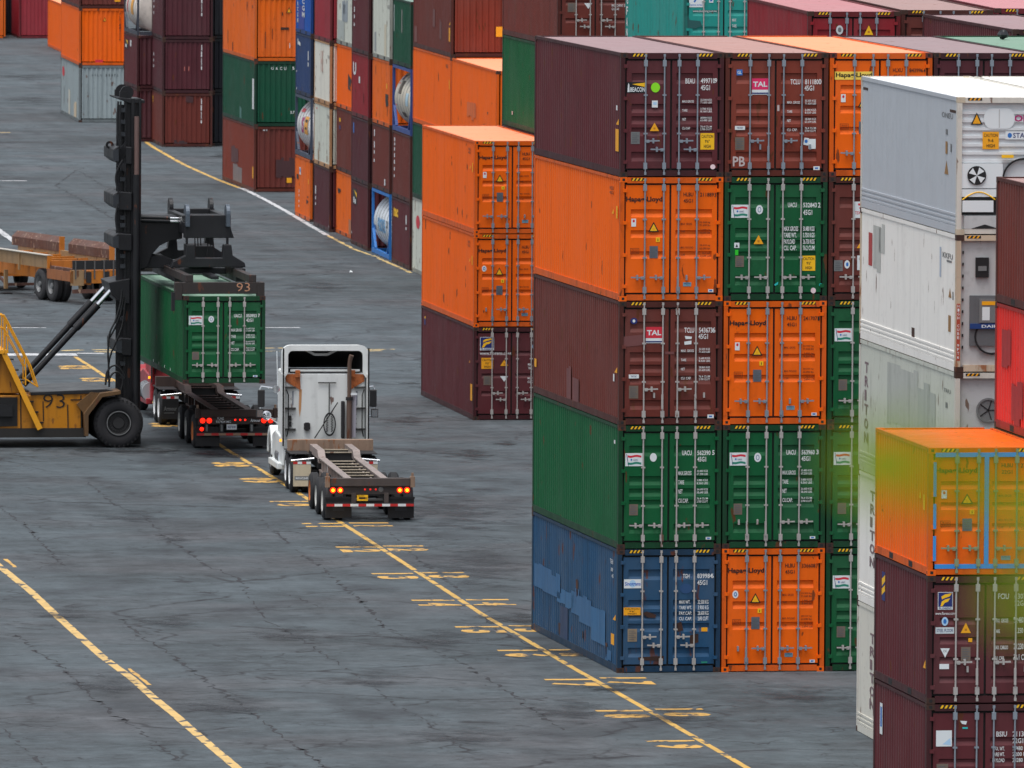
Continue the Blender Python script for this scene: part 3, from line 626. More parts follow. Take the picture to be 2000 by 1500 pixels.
for pa, pc, w0, mt in (((-10, 640), (90, 640), .28, WLINE), ((500, 640), (586, 640), .28, WLINE), ((-10, 692.5), (150, 692.5), 1.2, WLINE), ((150, 690), (204, 690.5), .4, WLINE), ((-10, 353), (52, 353), .5, WLINE), ((-10, 259), (20, 259), .5, PLINE), ((-10, 444), (30, 473), .28, WLINE),
                     ((100, 686), (160, 683.5), .35, PLINE), ((180, 683), (240, 684), .3, PLINE), ((185, 687), (240, 688), .3, PLINE), ((505, 680), (560, 680), .3, PLINE), ((505, 686), (560, 686), .3, PLINE), ((700, 683), (770, 682), .35, PLINE), ((700, 686), (745, 685), .3, PLINE)):
    strip(b, px_line([pa, pc]), w0, mt, jit=.2)
marking('road_marking', b, 'short white and pale cross lines behind the handler')
def stall_number(u, v, s, sub=1.0):
    """number painted on the ground, letter tops to the right, read towards the camera"""
    b = MB(); p = gp(u, v); c_, s_ = math.cos(YARD), math.sin(YARD)
    ru = Vector((c_, s_, 0)); rv = Vector((s_, -c_, 0))      # right along the rows / towards the camera
    p = p+Vector((0, 0, .006))
    for i, ch in enumerate(s):
        o = p+rv*(i*1.05-.25)
        if ch == '1': b.quad(o+rv*.06, o+rv*.4, o+rv*.4+ru*1.08, o+rv*.06+ru*1.08, YNUM)
        else: b.text(ch, o+rv*.0, rv*.92, ru*1.08, YNUM, .055)
    return marking('road_marking', b, 'faded yellow stall number %s painted on the asphalt' % s)
for s, L_, R_ in (('19', (1262, 1448), None), ('18', (1164, 1389), (1280, 1386)), ('17', (1064, 1328), (1172, 1325)), ('16', (972, 1271), (1073, 1270)), ('15', (889, 1225), (992, 1223)), ('14', (804, 1173), (910, 1172)), ('13', (726, 1121), (825, 1119)),
                  ('12', (656, 1069), (748, 1067)), ('11', (589, 1023), (682, 1022)), ('10', (527, 980), None), ('09', (464, 935), None), ('08', (409, 904), None), ('06', (287, 827), None), ('04', (196, 765), None), ('03', (153, 739), None), ('02', (110, 715), None)):
    for q in (L_, R_):
        if q: stall_number(q[0], q[1], s)
CRK = mat('crack_dark', (44, 45, 50), .95, grime=.5, streak=0)
b = MB()
def crack(pts, w0, gap=.25):
    P = px_line(pts)
    for a, c in zip(P, P[1:]):
        n = max(2, int((c-a).length/.35)); prev = None
        for i in range(n+1):
            q = a.lerp(c, i/n)+Vector((random.gauss(0, .05), random.uniform(-.1, .1), 0))
            ww = w0*random.choice((.25, .4, .5, .7, 1.0, 1.5))*.75
            if prev and random.random() > gap:
                d = (q-prev[0]).normalized(); nn = Vector((-d.y, d.x, 0))
                b.add([prev[0]+nn*prev[1], prev[0]-nn*prev[1], q-nn*ww, q+nn*ww], [(0, 1, 2, 3)], CRK)
            prev = (q, ww)
            if random.random() < .07:
                n2 = 7; rr = random.uniform(.04, .16)
                b.add([q+Vector((math.cos(6.28*k/n2)*rr*random.uniform(.6, 1.6), math.sin(6.28*k/n2)*rr*random.uniform(.5, 2.2), 0)) for k in range(n2)], [tuple(range(n2))], CRK)
for pts, w0, gp_ in (([(0, 989), (30, 1012), (72, 1050), (96, 1076), (125, 1105)], .045, .15), ([(236, 1210), (272, 1240), (332, 1278), (376, 1310), (420, 1342), (466, 1374), (520, 1416), (580, 1460), (650, 1510)], .05, .2), ([(32, 1240), (72, 1272), (120, 1304), (160, 1342), (188, 1368), (240, 1406), (296, 1446), (350, 1486)], .06, .2),
                     ([(168, 940), (220, 984), (280, 1008), (312, 1040), (360, 1072), (400, 1104), (464, 1128), (500, 1188), (520, 1212), (592, 1252), (640, 1284), (708, 1328), (785, 1383), (867, 1433), (928, 1477)], .045, .3), ([(510, 1015), (565, 1064), (620, 1103), (690, 1160), (752, 1224), (840, 1268), (895, 1290), (1005, 1361), (1060, 1400), (1104, 1427)], .06, .35),
                     ([(108, 363), (150, 332), (165, 328)], .05, .1), ([(108, 363), (140, 380), (185, 405), (228, 432)], .05, .1), ([(152, 332), (200, 362)], .04, .1), ([(760, 1040), (800, 1078), (850, 1120), (905, 1160)], .06, .4), ([(320, 1148), (420, 1150), (500, 1155), (560, 1160), (620, 1185)], .02, .2), ([(1180, 1345), (1300, 1347), (1420, 1340), (1690, 1344)], .02, .2), ([(930, 1190), (970, 1230), (1040, 1262)], .06, .4), ([(0, 1420), (40, 1456), (90, 1500)], .05, .3)):
    crack(pts, w0, gp_)
o = b.build('pavement_cracks'); o['kind'] = 'structure'; o['label'] = 'dark broken seams and potholes in the asphalt'; o.location.z = .003
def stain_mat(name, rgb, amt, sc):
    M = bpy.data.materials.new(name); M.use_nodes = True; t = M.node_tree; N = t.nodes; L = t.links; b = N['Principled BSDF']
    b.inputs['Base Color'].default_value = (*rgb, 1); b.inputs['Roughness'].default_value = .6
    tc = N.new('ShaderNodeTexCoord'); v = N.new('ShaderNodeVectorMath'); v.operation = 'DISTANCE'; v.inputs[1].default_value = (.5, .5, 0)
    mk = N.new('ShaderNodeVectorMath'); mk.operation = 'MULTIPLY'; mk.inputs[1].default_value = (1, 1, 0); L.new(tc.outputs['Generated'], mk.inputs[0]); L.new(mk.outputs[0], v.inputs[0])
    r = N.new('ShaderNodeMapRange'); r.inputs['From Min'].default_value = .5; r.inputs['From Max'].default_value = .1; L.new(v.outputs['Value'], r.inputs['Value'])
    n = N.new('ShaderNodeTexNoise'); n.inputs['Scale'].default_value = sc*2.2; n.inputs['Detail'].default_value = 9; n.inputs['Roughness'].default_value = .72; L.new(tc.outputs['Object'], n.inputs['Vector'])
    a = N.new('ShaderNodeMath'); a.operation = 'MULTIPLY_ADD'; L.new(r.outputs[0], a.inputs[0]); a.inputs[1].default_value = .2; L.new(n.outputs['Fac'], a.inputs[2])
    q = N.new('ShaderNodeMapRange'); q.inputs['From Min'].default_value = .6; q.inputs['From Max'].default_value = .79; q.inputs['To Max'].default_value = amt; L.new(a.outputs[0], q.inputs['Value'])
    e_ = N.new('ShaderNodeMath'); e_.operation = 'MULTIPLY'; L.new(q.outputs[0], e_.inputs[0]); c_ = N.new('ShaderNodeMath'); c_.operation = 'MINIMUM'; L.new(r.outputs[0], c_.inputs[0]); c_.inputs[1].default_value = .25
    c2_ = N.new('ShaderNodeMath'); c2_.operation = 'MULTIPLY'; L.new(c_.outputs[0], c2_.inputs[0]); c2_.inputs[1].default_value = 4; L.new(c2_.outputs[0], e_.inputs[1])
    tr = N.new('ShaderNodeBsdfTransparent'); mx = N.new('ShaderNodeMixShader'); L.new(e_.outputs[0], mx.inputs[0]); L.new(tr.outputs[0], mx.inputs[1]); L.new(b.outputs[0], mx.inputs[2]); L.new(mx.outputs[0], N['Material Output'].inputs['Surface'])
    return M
STD = stain_mat('stain_and_shade_dark', (.014, .016, .02), .85, .45); STM = stain_mat('asphalt_stain_mid', (.028, .032, .039), .75, .3)  # the dark one also serves a painted shadow
for k, (cx_, cy_, rx, ry, mt) in enumerate(((450, 970, 70, 20, STM), (342, 1052, 50, 12, STM), (795, 822, 70, 17, STD), (915, 888, 90, 20, STD), (985, 866, 40, 9, STD), (800, 748, 40, 4, STD), (880, 1000, 180, 70, STM), (930, 1110, 160, 60, STM), (700, 1062, 90, 16, STM), (60, 195, 90, 14, STM), (50, 150, 100, 9, STM), (425, 305, 30, 6, STD),  # mostly stains; the thin one by the mid stack is a painted shadow
        (840, 700, 60, 30, STM), (900, 760, 130, 50, STM), (1010, 1210, 110, 22, STD), (1130, 1275, 120, 20, STD), (1190, 1345, 80, 14, STD), (1110, 1390, 130, 40, STM), (850, 1250, 120, 30, STM), (560, 1240, 110, 25, STM), (330, 1215, 90, 22, STM), (210, 1340, 110, 30, STM), (450, 1380, 140, 34, STM), (720, 1330, 120, 26, STM), (900, 1440, 160, 30, STM), (1300, 1400, 150, 30, STM), (1560, 1360, 140, 26, STM), (250, 1010, 110, 22, STM), (120, 1200, 90, 22, STM), (700, 470, 90, 12, STM), (620, 560, 110, 16, STM), (230, 880, 260, 14, STD), (450, 890, 130, 12, STD), (720, 1012, 120, 9, STD))):  # the last three darken the ground below the vehicles
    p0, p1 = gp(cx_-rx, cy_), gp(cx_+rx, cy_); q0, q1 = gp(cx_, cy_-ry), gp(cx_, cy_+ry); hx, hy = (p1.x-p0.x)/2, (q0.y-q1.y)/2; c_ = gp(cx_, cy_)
    b = MB(); b.quad((-hx, -hy, 0), (hx, -hy, 0), (hx, hy, 0), (-hx, hy, 0), mt); o = b.build('asphalt_stain_and_shade'); o.location = (c_.x, c_.y, .008+.0005*k); o['kind'] = 'structure'; o['label'] = 'dark stain or painted shade on the asphalt'
# ------------------------------------------------------------------ container stacks
H9, H8, L40, L20, PZ9, PZ8 = 2.896, 2.591, 12.192, 6.058, 2.900, 2.600
DIM = {9: (H9, PZ9), 8: (H8, PZ8)}
def sidemarks(*ls): return [((0, 1, 0, 1), list(ls))]
def vtext(mt, s, x, y0, y1, w_):
    """letters stacked one under the other on a side wall (fractions of its length and height)"""
    n = len(s); h = (y1-y0)/n
    return ('lettering', [('t', mt, ch, x, y0+i*h, x+w_*(.5 if ch == 'I' else 1), y0+(i+.78)*h, .03) for i, ch in enumerate(s)])
def bars(mt, x, ys, w_=.02): return ('lettering', [('r', mt, x, a, x+w_, c) for a, c in ys])
ytag = ('label_sticker', [('r', SORG, .94, .62, .975, .8)])
ytri = ('warning_triangle', [('p', SORG, [(.945, .585), (.975, .585), (.975, .535)])])
hlside = [('lettering', [('t', INK, 'HLBU', .88, .09, .92, .12), ('t', INK, '45G1', .88, .13, .92, .155)]), ('label_sticker', [('r', YEL, .955, .24, .968, .34)]), ('warning_triangle', [('p', YEL, [(.905, .31), (.925, .31), (.925, .27)])])]
def patch(col, x0, y0, x1, y1):
    rp = random.Random(int(x0*1000+y0*77)); n = max(2, int((x1-x0)*22)); T_ = []; B_ = []; t = bt = 0
    for i in range(n):
        xa, xb = x0+(x1-x0)*i/n, x0+(x1-x0)*(i+1)/n
        if rp.random() < .6: t = rp.uniform(-.03, .03)
        if rp.random() < .6: bt = rp.uniform(-.035, .035)
        T_ += [(xa, y0+t), (xb, y0+t)]; B_ += [(xa, y1+bt), (xb, y1+bt)]
    return ('paint_patch', [('p', mat('patch_%d_%d_%d' % col, col, .6, fade=.2, grime=.5), T_+B_[::-1])])
# main block, doors towards the camera
MA, MY = Vector((2.497, 266.29, 0)), .1640
bluep = [patch((42, 96, 142), .03, .44, .34, .62), patch((42, 96, 142), .47, .5, .7, .72), patch((44, 100, 146), .7, .56, .86, .8), patch((36, 60, 96), .34, .7, .43, .95), patch((46, 102, 148), .3, .56, .5, .66), patch((42, 94, 138), .86, .84, .93, .95), ('lettering', [('t', WHT, 'TGHU', .91, .1, .945, .14), ('t', WHT, '839', .92, .17, .945, .2), ('t', WHT, '45', .93, .22, .95, .25)]), ytri, ('label_sticker', [('r', SORG, .925, .7, .96, .79)]), ('rust_patch', [('p', CASTR, [(.52, .4), (.545, .4), (.55, .52), (.53, .55)]), ('p', CASTR, [(.32, .83), (.345, .83), (.34, .93), (.325, .92)]), ('p', CASTR, [(.86, .8), (.885, .8), (.88, .93), (.865, .92)]), ('p', CASTR, [(.6, .8), (.61, .8), (.61, .86), (.6, .86)])])]
brownp = [ytri, ('label_sticker', [('r', SORG, .015, .71, .04, .78)]), patch((112, 62, 62), .4, .68, .45, .95), patch((112, 62, 62), .47, .75, .54, .97), ('scuff', [('r', WHT, .93, .6, .945, .66)])]
main = [
 (0, [('blue', 'B', M_TGH(), dict(barm=GALVB, handles='D', side=sidemarks(*bluep)), 'weathered blue container with pale blue repainted patches at the bottom of the main stack'),
      ('green', 'B', M_UA('562390', '5', v=2), dict(barm=GALVB, side=sidemarks(('lettering', [('r', WHT, .945, .13, .96, .16)]))), 'green container numbered 562390 directly on top of the blue one'),
      ('brown', 'B', M_TAL('543673', '6', 1), dict(barm=GALVB, handles='D2', side=sidemarks(*brownp)), 'brown container with red plate and white lettering, third from ground in the corner column'),
      ('orange', 'A', M_HL('211889', '3'), dict(barm=GALV, handles='A1', cast=paint('orange'), side=sidemarks(*hlside)), 'orange container numbered 211889, under the maroon corner container with the lime green dot'),
      ('maroon', 'B', M_BE(), dict(barm=GALV, handles='D', side=sidemarks(ytag, ytri, ('scuff', [('r', WHT, .945, .43, .96, .47)]))), 'dark maroon container with lighthouse plate and lime green dot on its door')]),
 (1, [('orange', 'A', M_HL('336608', '7', oval=True), dict(handles='A0', cast=paint('orange')), 'orange container numbered 336608 standing on the ground beside the blue one'),
      ('green', 'B', M_UA('563960', '3'), dict(barm=GALVB, handles='B2'), 'green container numbered 563960 with two door handles hanging down'),
      ('orange', 'A', M_HL('241707', '1'), dict(handles='A1', cast=paint('orange')), 'orange container numbered 241707, between two green containers'),
      ('green', 'B', M_UA('532843', '2', v=1), dict(barm=GALVB), 'green container numbered 532843 with yellow caution sign on its door'),
      ('rust', 'B', M_TAL('811180', '0'), dict(handles='D2'), 'reddish brown container with pink plate and chalk letters, in the top row')]),
 (2, [('green', 'B', M_UA('560744', '1'), dict(barm=GALVB), 'half hidden green container on the ground beside the white reefer stack'),
      ('green', 'B', M_UA('561127', '8'), dict(barm=GALVB), 'half hidden green container with flag plate, second from the ground beside the reefers'),
      ('green', 'B', M_UA('566218', '4'), dict(barm=GALVB), 'half hidden green container with white oval sticker, third from the ground beside the reefers'),
      ('brown', 'B', M_TR(), dict(barm=GALVB), 'dark brown container with white plate and red bent letter, half hidden by the reefers'),
      ('orange', 'A', M_HL('843996', '4', 'HLXU', strip=True), dict(cast=paint('brown')), 'orange container with a yellow strip behind its black name, top row')]),
 (3, [None]*4+[('plum', 'B', None, {}, 'plum container in the top row, behind the white reefer roof')]),
 (4, [None]*4+[('green', 'B', None, {}, 'green roofed container at the right end of the top row')])]
hidden = []
for c_, lv in main:
    for k, r in enumerate(lv):
        o_ = shift(MA, MY, c_*2.477, 0)
        if r is None: hidden.append((o_, MY, L40, 9, k*PZ9)); continue
        container(o_, MY, L40, H9, r[0], r[4], door=r[1], marks=r[2], lvl=k*PZ9, **r[3])
# mid stack
MI, IY = Vector((-1.202, 355.1, 0)), .142
container(MI, IY, L40, H9, 'maroon', 'maroon container with blue and yellow plate under two orange containers', door='F', marks=M_FC('800265'), barm=GALVB, handles='D', side=sidemarks(('label_sticker', [('r', NAVY, .055, .11, .08, .2), ('p', YEL, [(.055, .12), (.08, .1), (.08, .14)])]), ytag, ('warning_triangle', [('p', SORG, [(.91, .4), (.93, .4), (.93, .37)])])))
container(MI, IY, L40, H9, 'orange', 'orange container in the middle of the free standing three high stack', door='A', marks=M_HL('157042', '5', oval=True), lvl=PZ9, cast=paint('orange'), handles='A0', side=sidemarks(*hlside))
container(MI, IY, L40, H9, 'orange', 'orange container with pale shining roof on top of the three high stack', door='A', marks=M_HL('203391', '8'), lvl=2*PZ9, cast=paint('orange'), handles='A1', side=sidemarks(*hlside))
B1 = shift(MI, IY, 2.62, .3)
for k in range(3): hidden.append((B1, IY, L40, 9, k*PZ9))
container(B1, IY, L40, H9, 'green', 'green container wedged between the orange roof and the maroon corner container', lvl=3*PZ9, door='B', side=sidemarks(('scuff', [('r', mat('chalk', (190, 176, 176), .8), .18, .82, .2, .86), ('r', WHT, .68, .84, .71, .88), ('r', PLATEB, .62, .9, .66, .97)])), detail=1)
container(B1, IY, L40, H9, 'brown', 'brown container above the green one behind the main stack, white triangle on its door', lvl=4*PZ9, door='F', marks=M_FC('412877', c96=False), handles='D', barm=GALVB, detail=1)
# row behind the main block
def rowbox(u, v, z, yaw, col, label, marks, n, **k):
    p = gp(u, v, z*n); o_ = Vector((p.x, p.y, 0))
    for i in range(n-1): hidden.append((o_, yaw, L40, 9, i*PZ9))
    return container(o_, yaw, L40, H9, col, label, door=k.pop('door', 'B'), marks=marks, lvl=(n-1)*PZ9, detail=1, **k)
rowbox(1337, -62, PZ9, .135, 'teal', 'teal container with white plate behind the main stack', M_TEAL(), 5, barm=GALVB, door='A', side=sidemarks(vtext(WHT, 'DONGFANG', .02, .05, .98, .03)))
for i, (cl, nm, lb, mk) in enumerate((('red', '', 'red container with pink roof and white oval emblem on its side', M_VX('5571108')), ('brown', '', 'brown container with small salmon plate, next to the pink roofed red one', M_VX('4418263')), ('crimson', '', 'crimson container at the far right of the rear row', M_VX('2290157')))):
    rowbox(1578+i*183, 22-i*3, PZ9, .11, cl, lb, mk, 5, side=sidemarks(('emblem', [('o', SWHITE, .42, .4, .5, .9), ('p', SBLUE, [(.44, .72), (.47, .55), (.475, .66), (.455, .78)])])) if i == 0 else None)
p = gp(1802, 27, 5*PZ9); o_ = Vector((p.x+math.sin(.15)*L40, p.y-math.cos(.15)*L40, 0))
container(o_, .15, L40, H9, 'maroon', 'maroon container showing its long side and mauve roof in front of the rear row', door='B', lvl=4*PZ9, detail=1)
for i in range(4): hidden.append((o_, .15, L40, 9, i*PZ9))
# white refrigerated containers on the right
RE, RY = Vector((9.33, 240.2, 0)), .137
GREYP = mat('reefer_end_grey', (186, 188, 190), .5, grime=.35, rust=.05)
FANB = mat('fan_black', (20, 20, 24), .6)
REFW = mat('reefer_end_white', (214, 218, 222), .45, grime=.15)
def reefer(org, yaw, lvl, col, label, kind, side=None, cast=None):
    Hh, L = H9, L40
    e = empty('refrigerated_container', (org[0], org[1], lvl), yaw, label, 'refrigerated container', 'stacked refrigerated containers')
    m = paint(col); pm = mat('reefer_post_cream', (206, 202, 194), .5, grime=.4, rust=.06) if kind != 'old' else mat('reefer_post_rusty', (196, 178, 156), .6, grime=.5, rust=.42, rustcol=(.3, .09, .02))
    frame(L, Hh, pm, cast=cast or CASTR, ends='wall').build('frame', e)
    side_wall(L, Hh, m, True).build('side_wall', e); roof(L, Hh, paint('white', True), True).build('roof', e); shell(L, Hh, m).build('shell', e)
    b = MB()
    for i in range(3): b.box(-.004, .02, .17, L-.17, .19+i*.1, .235+i*.1, m)
    b.box(-.006, .045, .182, L-.182, .016, .176, m); b.box(-.006, .05, .182, L-.182, Hh-.085, Hh-.002, m)
    b.build('kick_rail', e)
    pan = REFW if kind == 'new' else GREYP
    b = MB(); b.quad((.1, .09, .12), (W-.1, .09, .12), (W-.1, .09, Hh-.1), (.1, .09, Hh-.1), pan); b.build('end_panel', e)
    if kind == 'new':
        b = MB()
        for i in range(7): z = Hh-.3-i*.17; b.box(.11, W-.11, .06, .095, z-.06, z, pan)
        b.build('ribbed_panel', e)
        fc = Face(1870, 2080, 188, 458, Hh, org=(0, .056, 0))
        for nm, it in (tri(1895, 218, 1917, 242, SORG), ('access_cover', [('o', SWHITE, 1919, 210, 1947, 250), ('o', SWHITE, 1948, 210, 1976, 250), ('r', SWHITE, 1932, 210, 1962, 250), ('r', GREYP, 1946.5, 212, 1948.5, 248)]), ('lettering', [('t', MAG, 'ONE', 1975, 223, 2016, 236, .03)]),
                       caution(1917, 256, 1947, 290, ('CAUTION', '9-6', 'HIGH'), SORG), ('lettering', [('r', SWHITE, 1959, 255, 2045, 271), ('o', SBLUE, 1963, 258, 1971, 268), ('t', NAVY, 'STAR COOL', 1973, 258, 2040, 268)])):
            fc.draw(it).build(nm, e)
        b = MB(); b.box(.1, .98, .02, .085, .98, 1.5, SWHITE); b.box(.1, .98, .02, .085, .8, .96, SWHITE); hp = b.build('compressor_cover', e)
        b = MB(); b.lathe([(0, .19), (0, .2), (-.03, .2), (-.03, .02)], (.42, .02, 1.25), (0, 1, 0), FANB, 24)
        for i in range(4):
            a = i*1.57+.5; b.add([(.42, -.015, 1.25), (.42+.18*math.cos(a), -.014, 1.25+.18*math.sin(a)), (.42+.18*math.cos(a+.8), -.014, 1.25+.18*math.sin(a+.8))], [(0, 1, 2)], SWHITE)
        b.build('fan', e)
        b = MB(); b.lathe([(.1, .0), (.1, .42), (0, .42), (0, .46)], (1.42, .01, 1.16), (0, 1, 0), FANB, 32); b.build('fan_opening', e)
        b = MB(); b.box(.1, 2.3, .055, .088, .42, .79, FANB); b.build('machinery_bay', e)
        b = MB(); b.box(.12, .78, -.0, .055, .48, .72, SWHITE); b.build('control_box', e)
        b = MB(); b.tube([(.12+.7*i/14, .02, .74+.16*math.sin(math.pi*i/14)) for i in range(15)], .014, YEL, 6); b.build('power_cable', e)
        b = MB(); b.box(.16, 1.3, .0, .09, .13, .4, GREYP); b.add([(.3, -.003, .13), (.6, -.003, .22), (.9, -.003, .13)], [(0, 1, 2)], FANB); b.build('tunnel_plate', e)
        b = MB(); b.box(.95, 1.2, -.02, .03, 1.62, 1.68, YEL); b.build('hose_bracket', e)
    else:
        fc = Face(1870, 2080, 458, 727, Hh, org=(0, .086, 0)) if kind == 'old' else Face(1865, 2080, 727, 985, Hh, org=(0, .086, 0))
        if kind == 'old':
            b = MB(); b.box(.42, .7, .03, .089, 2.0, 2.42, FANB); b.box(.47, .65, .02, .03, 2.14, 2.24, PLATE); b.build('controller', e)
            b = MB(); b.box(.86, 1.5, .05, .089, 2.0, 2.66, mat('panel_beige', (206, 196, 170), .5, grime=.3)); b.build('access_cover', e)
            b = MB(); b.box(.3, 1.9, .04, .089, .56, 1.62, mat('bay_dark_grey', (96, 98, 102), .6, grime=.5)); b.build('machinery_bay', e)
            b = MB(); b.box(.5, 1.1, .0, .045, 1.05, 1.55, PLATE); b.box(.55, 1.1, -.006, .0, 1.42, 1.5, SORG); b.box(.56, .72, -.004, .0, 1.1, 1.38, SWHITE); b.build('control_box', e)
            b = MB(); b.box(.3, 1.5, -.002, .04, .92, 1.03, mat('strip_blue', (24, 60, 120), .5)); b.text('DAIKIN', (.55, -.004, .945), (.5, 0, 0), (0, 0, .06), SWHITE, .02); b.build('nameplate', e)
            b = MB(); b.lathe([(.1, 0), (.1, .34), (0, .34), (0, .38)], (.78, .03, .75), (0, 1, 0), FANB, 28); b.build('fan_opening', e)
            fc.draw([('r', mat('label_dark_red', (120, 34, 34), .5), 1934, 635, 1975, 652), ('t', SWHITE, 'K', 1941, 638, 1948, 649, .02)]).build('label_sticker', e)
            b = MB(); redv = mat('post_red_text', (170, 70, 50), .6)
            b.box(.012, .09, -.004, -.001, .25, 1.45, redv)
            for i, ch in enumerate('HIGH CUBE 9FT6'[::1]):
                if ch != ' ': b.text(ch, (.03, -.006, 1.37-i*.083), (.042, 0, 0), (0, 0, .06), SWHITE, .02)
            b.build('lettering', e)
            b = MB()
            for i in range(9): b.box(.14, .17, .06, .09, .5+i*.25, .56+i*.25, FANB)
            b.build('panel_bolts', e)
        else:
            b = MB(); b.lathe([(0, .26), (-.03, .26), (-.03, .22), (-.01, .22), (-.01, .03)], (.72, .08, 2.1), (0, 1, 0), PLATE, 28)
            for i in range(5): a = i*1.2566; b.beam((.72, .07, 2.1), (.72+.22*math.cos(a), .07, 2.1+.22*math.sin(a)), .02, .02, FANB)
            b.build('fan', e)
            fc.draw([('r', SORG, 1921, 796, 1955, 815), ('t', INK, 'CAUTION', 1924, 800, 1952, 806), ('t', INK, '9-6 HIGH', 1926, 808, 1950, 813)]).build('caution_sign', e)
    if kind != 'plain':
        for xa in (.22, W-.5):
            b = MB(); b.box(xa, xa+.3, 0, .003, Hh-.07, Hh-.015, FANB)
            for i in range(3): b.add([(xa+.02+i*.09, -.001, Hh-.07), (xa+.06+i*.09, -.001, Hh-.07), (xa+.1+i*.09, -.001, Hh-.015), (xa+.06+i*.09, -.001, Hh-.015)], [(0, 1, 2, 3)], SORG)
            b.build('hazard_stripe', e)
    for F, Ls in side or []:
        fc = Face(*F, Hh, org=(.008, L, 0), ex=(0, -1, 0), width=L, nrm=(-1, 0, 0))
        for nm, it in Ls: fc.draw(it).build(nm, e)
    return e
tmark = lambda z0=.1, x=.13: sidemarks(vtext(mat('lettering_dusk', (120, 100, 106), .6), 'TRITON', x, z0, z0+.7, .04), ('lettering', [('t', PLATE, '45R1', .86, .12, .92, .15)]))
reefer(RE, RY, 4*PZ9, 'coolgrey', 'pale grey refrigerated container with magenta letters on its end, topmost on the right', 'new', cast=mat('casting_cream', (190, 178, 158), .6, grime=.4), side=sidemarks(('rust_patch', [('r', CASTR, .02, .08, .07, .1), ('r', CASTR, .92, .1, .98, .12)]), ('lettering', [('t', PLATE, 'ONEU', .84, .13, .95, .17), ('r', PLATE, .88, .25, .9, .29), ('r', mat('label_brown', (150, 110, 60), .5), .88, .34, .9, .43), ('r', PLATE, .93, .35, .94, .41)]), ('warning_triangle', [('p', mat('label_brown', (150, 110, 60), .5), [(.87, .58), (.91, .58), (.89, .48)])])))
reefer(RE, RY, 3*PZ9, 'white', 'dirty white refrigerated container with rust streaked corner posts', 'old', side=sidemarks(('emblem', [('r', mat('faded_red', (170, 60, 60), .6), .09, .17, .13, .42)]), patch((180, 182, 178), .14, .12, .22, .46), patch((184, 186, 182), .2, .1, .26, .3), ('lettering', [('r', mat('pale_blue_grey', (170, 182, 200), .6), .83, .12, .845, .34), ('r', PLATE, .9, .2, .95, .215), ('t', PLATE, 'KKFU', .86, .15, .96, .19)]), ('warning_triangle', [('p', mat('label_brown', (150, 110, 60), .5), [(.92, .47), (.95, .47), (.935, .4)])]), ('label_sticker', [('r', mat('label_brown', (150, 110, 60), .5), .92, .6, .945, .72), ('r', PLATE, .96, .42, .97, .48)]), ('rust_patch', [('r', CASTR, .55, .78, .58, .86)])))
reefer(RE, RY, 2*PZ9, 'greygreen', 'greyish white refrigerated container with round fan cover on its end', 'fan', side=sidemarks(vtext(mat('lettering_dusk', (120, 100, 106), .6), 'TRITON', .06, .16, .8, .04), patch((176, 180, 174), .3, .1, .62, .55), patch((168, 174, 168), .62, .18, .8, .6), ('lettering', [('t', PLATE, 'TRIU', .88, .14, .95, .17), ('r', PLATE, .9, .24, .92, .28)])))
reefer(RE, RY, PZ9, 'white', 'white refrigerated container with vertical dark letters, second from the ground on the right', 'plain', side=sidemarks(vtext(mat('lettering_dusk', (120, 100, 106), .6), 'TRITON', .13, .12, .72, .05)))
reefer(RE, RY, 0, 'cream', 'lowest white refrigerated container, standing on the asphalt behind the maroon pair', 'plain', side=sidemarks(vtext(mat('lettering_dusk', (120, 100, 106), .6), 'TRITON', .14, .2, .8, .05)))
RC2 = shift(RE, RY, 2.5)
e = reefer(RC2, RY, 4*PZ9, 'cream', 'cream roofed refrigerated container beside the topmost pale grey one', 'plain')
e.children[2].data.materials[0] = paint('cream')
for i in range(4): hidden.append((RC2, RY, L40, 9, i*PZ9))
# near stack on the right edge
NE, NY = Vector((8.42, 230.3, 0)), .147
container(NE, NY, L20, H8, 'maroon', 'maroon short container with white square sticker, lowest at the right edge', door='A', marks=M_BS(), barm=GALV, handles='D', side=sidemarks(('label_sticker', [('r', SWHITE, .12, .17, .17, .42), ('r', SBLUE, .13, .2, .16, .36)]), ('scuff', [('r', WHT, .91, .6, .94, .68), ('r', WHT, .94, .8, .96, .84)])), fork=True)
container(NE, NY, L20, H8, 'maroon', 'maroon short container with blue and yellow plate, under the taped orange one', door='A4', marks=M_FC20(), barm=GALVB, handles='D2', lvl=PZ8, side=sidemarks(('label_sticker', [('r', NAVY, .14, .12, .2, .35), ('p', YEL, [(.14, .18), (.2, .14), (.2, .19), (.14, .24)]), ('p', YEL, [(.14, .26), (.2, .22), (.2, .27), (.14, .31)])]), ('warning_triangle', [('p', SORG, [(.92, .73), (.965, .73), (.965, .66)])])), fork=True)
F_, L_ = M_HL('270318', '9', typ='22G1')
et = container(NE, NY, L20, H8, 'orange', 'short orange container with blue tape around its doors', door='A', marks=(F_, L_), lvl=2*PZ8, cast=paint('orange'), barm=mat('bar_dull_green', (140, 150, 120), .5, .3), plainroof=True, side=sidemarks(('label_sticker', [('r', YEL, .9, .38, .93, .5)]), ('warning_triangle', [('p', YEL, [(.82, .42), (.86, .42), (.85, .36)])])), fork=True)
b = MB(); zt, zb = H8-.15, .17
b.box(.14, 2.3, -.004, .022, zt-.04, zt+.05, TAPE); b.box(.14, 2.3, -.004, .022, zb-.03, zb+.06, TAPE); b.box(1.15, 1.24, -.006, .021, zb+.06, zt-.04, TAPE)
for z0, z1 in ((.3, .8), (.95, 1.45), (1.6, 2.3)): b.box(.1, .16, -.016, .022, z0, z1, TAPE)
b.build('masking_tape', et)
NC = shift(NE, NY, 2.5)
for i in range(3): hidden.append((NC, NY, L20, 8, i*PZ8))
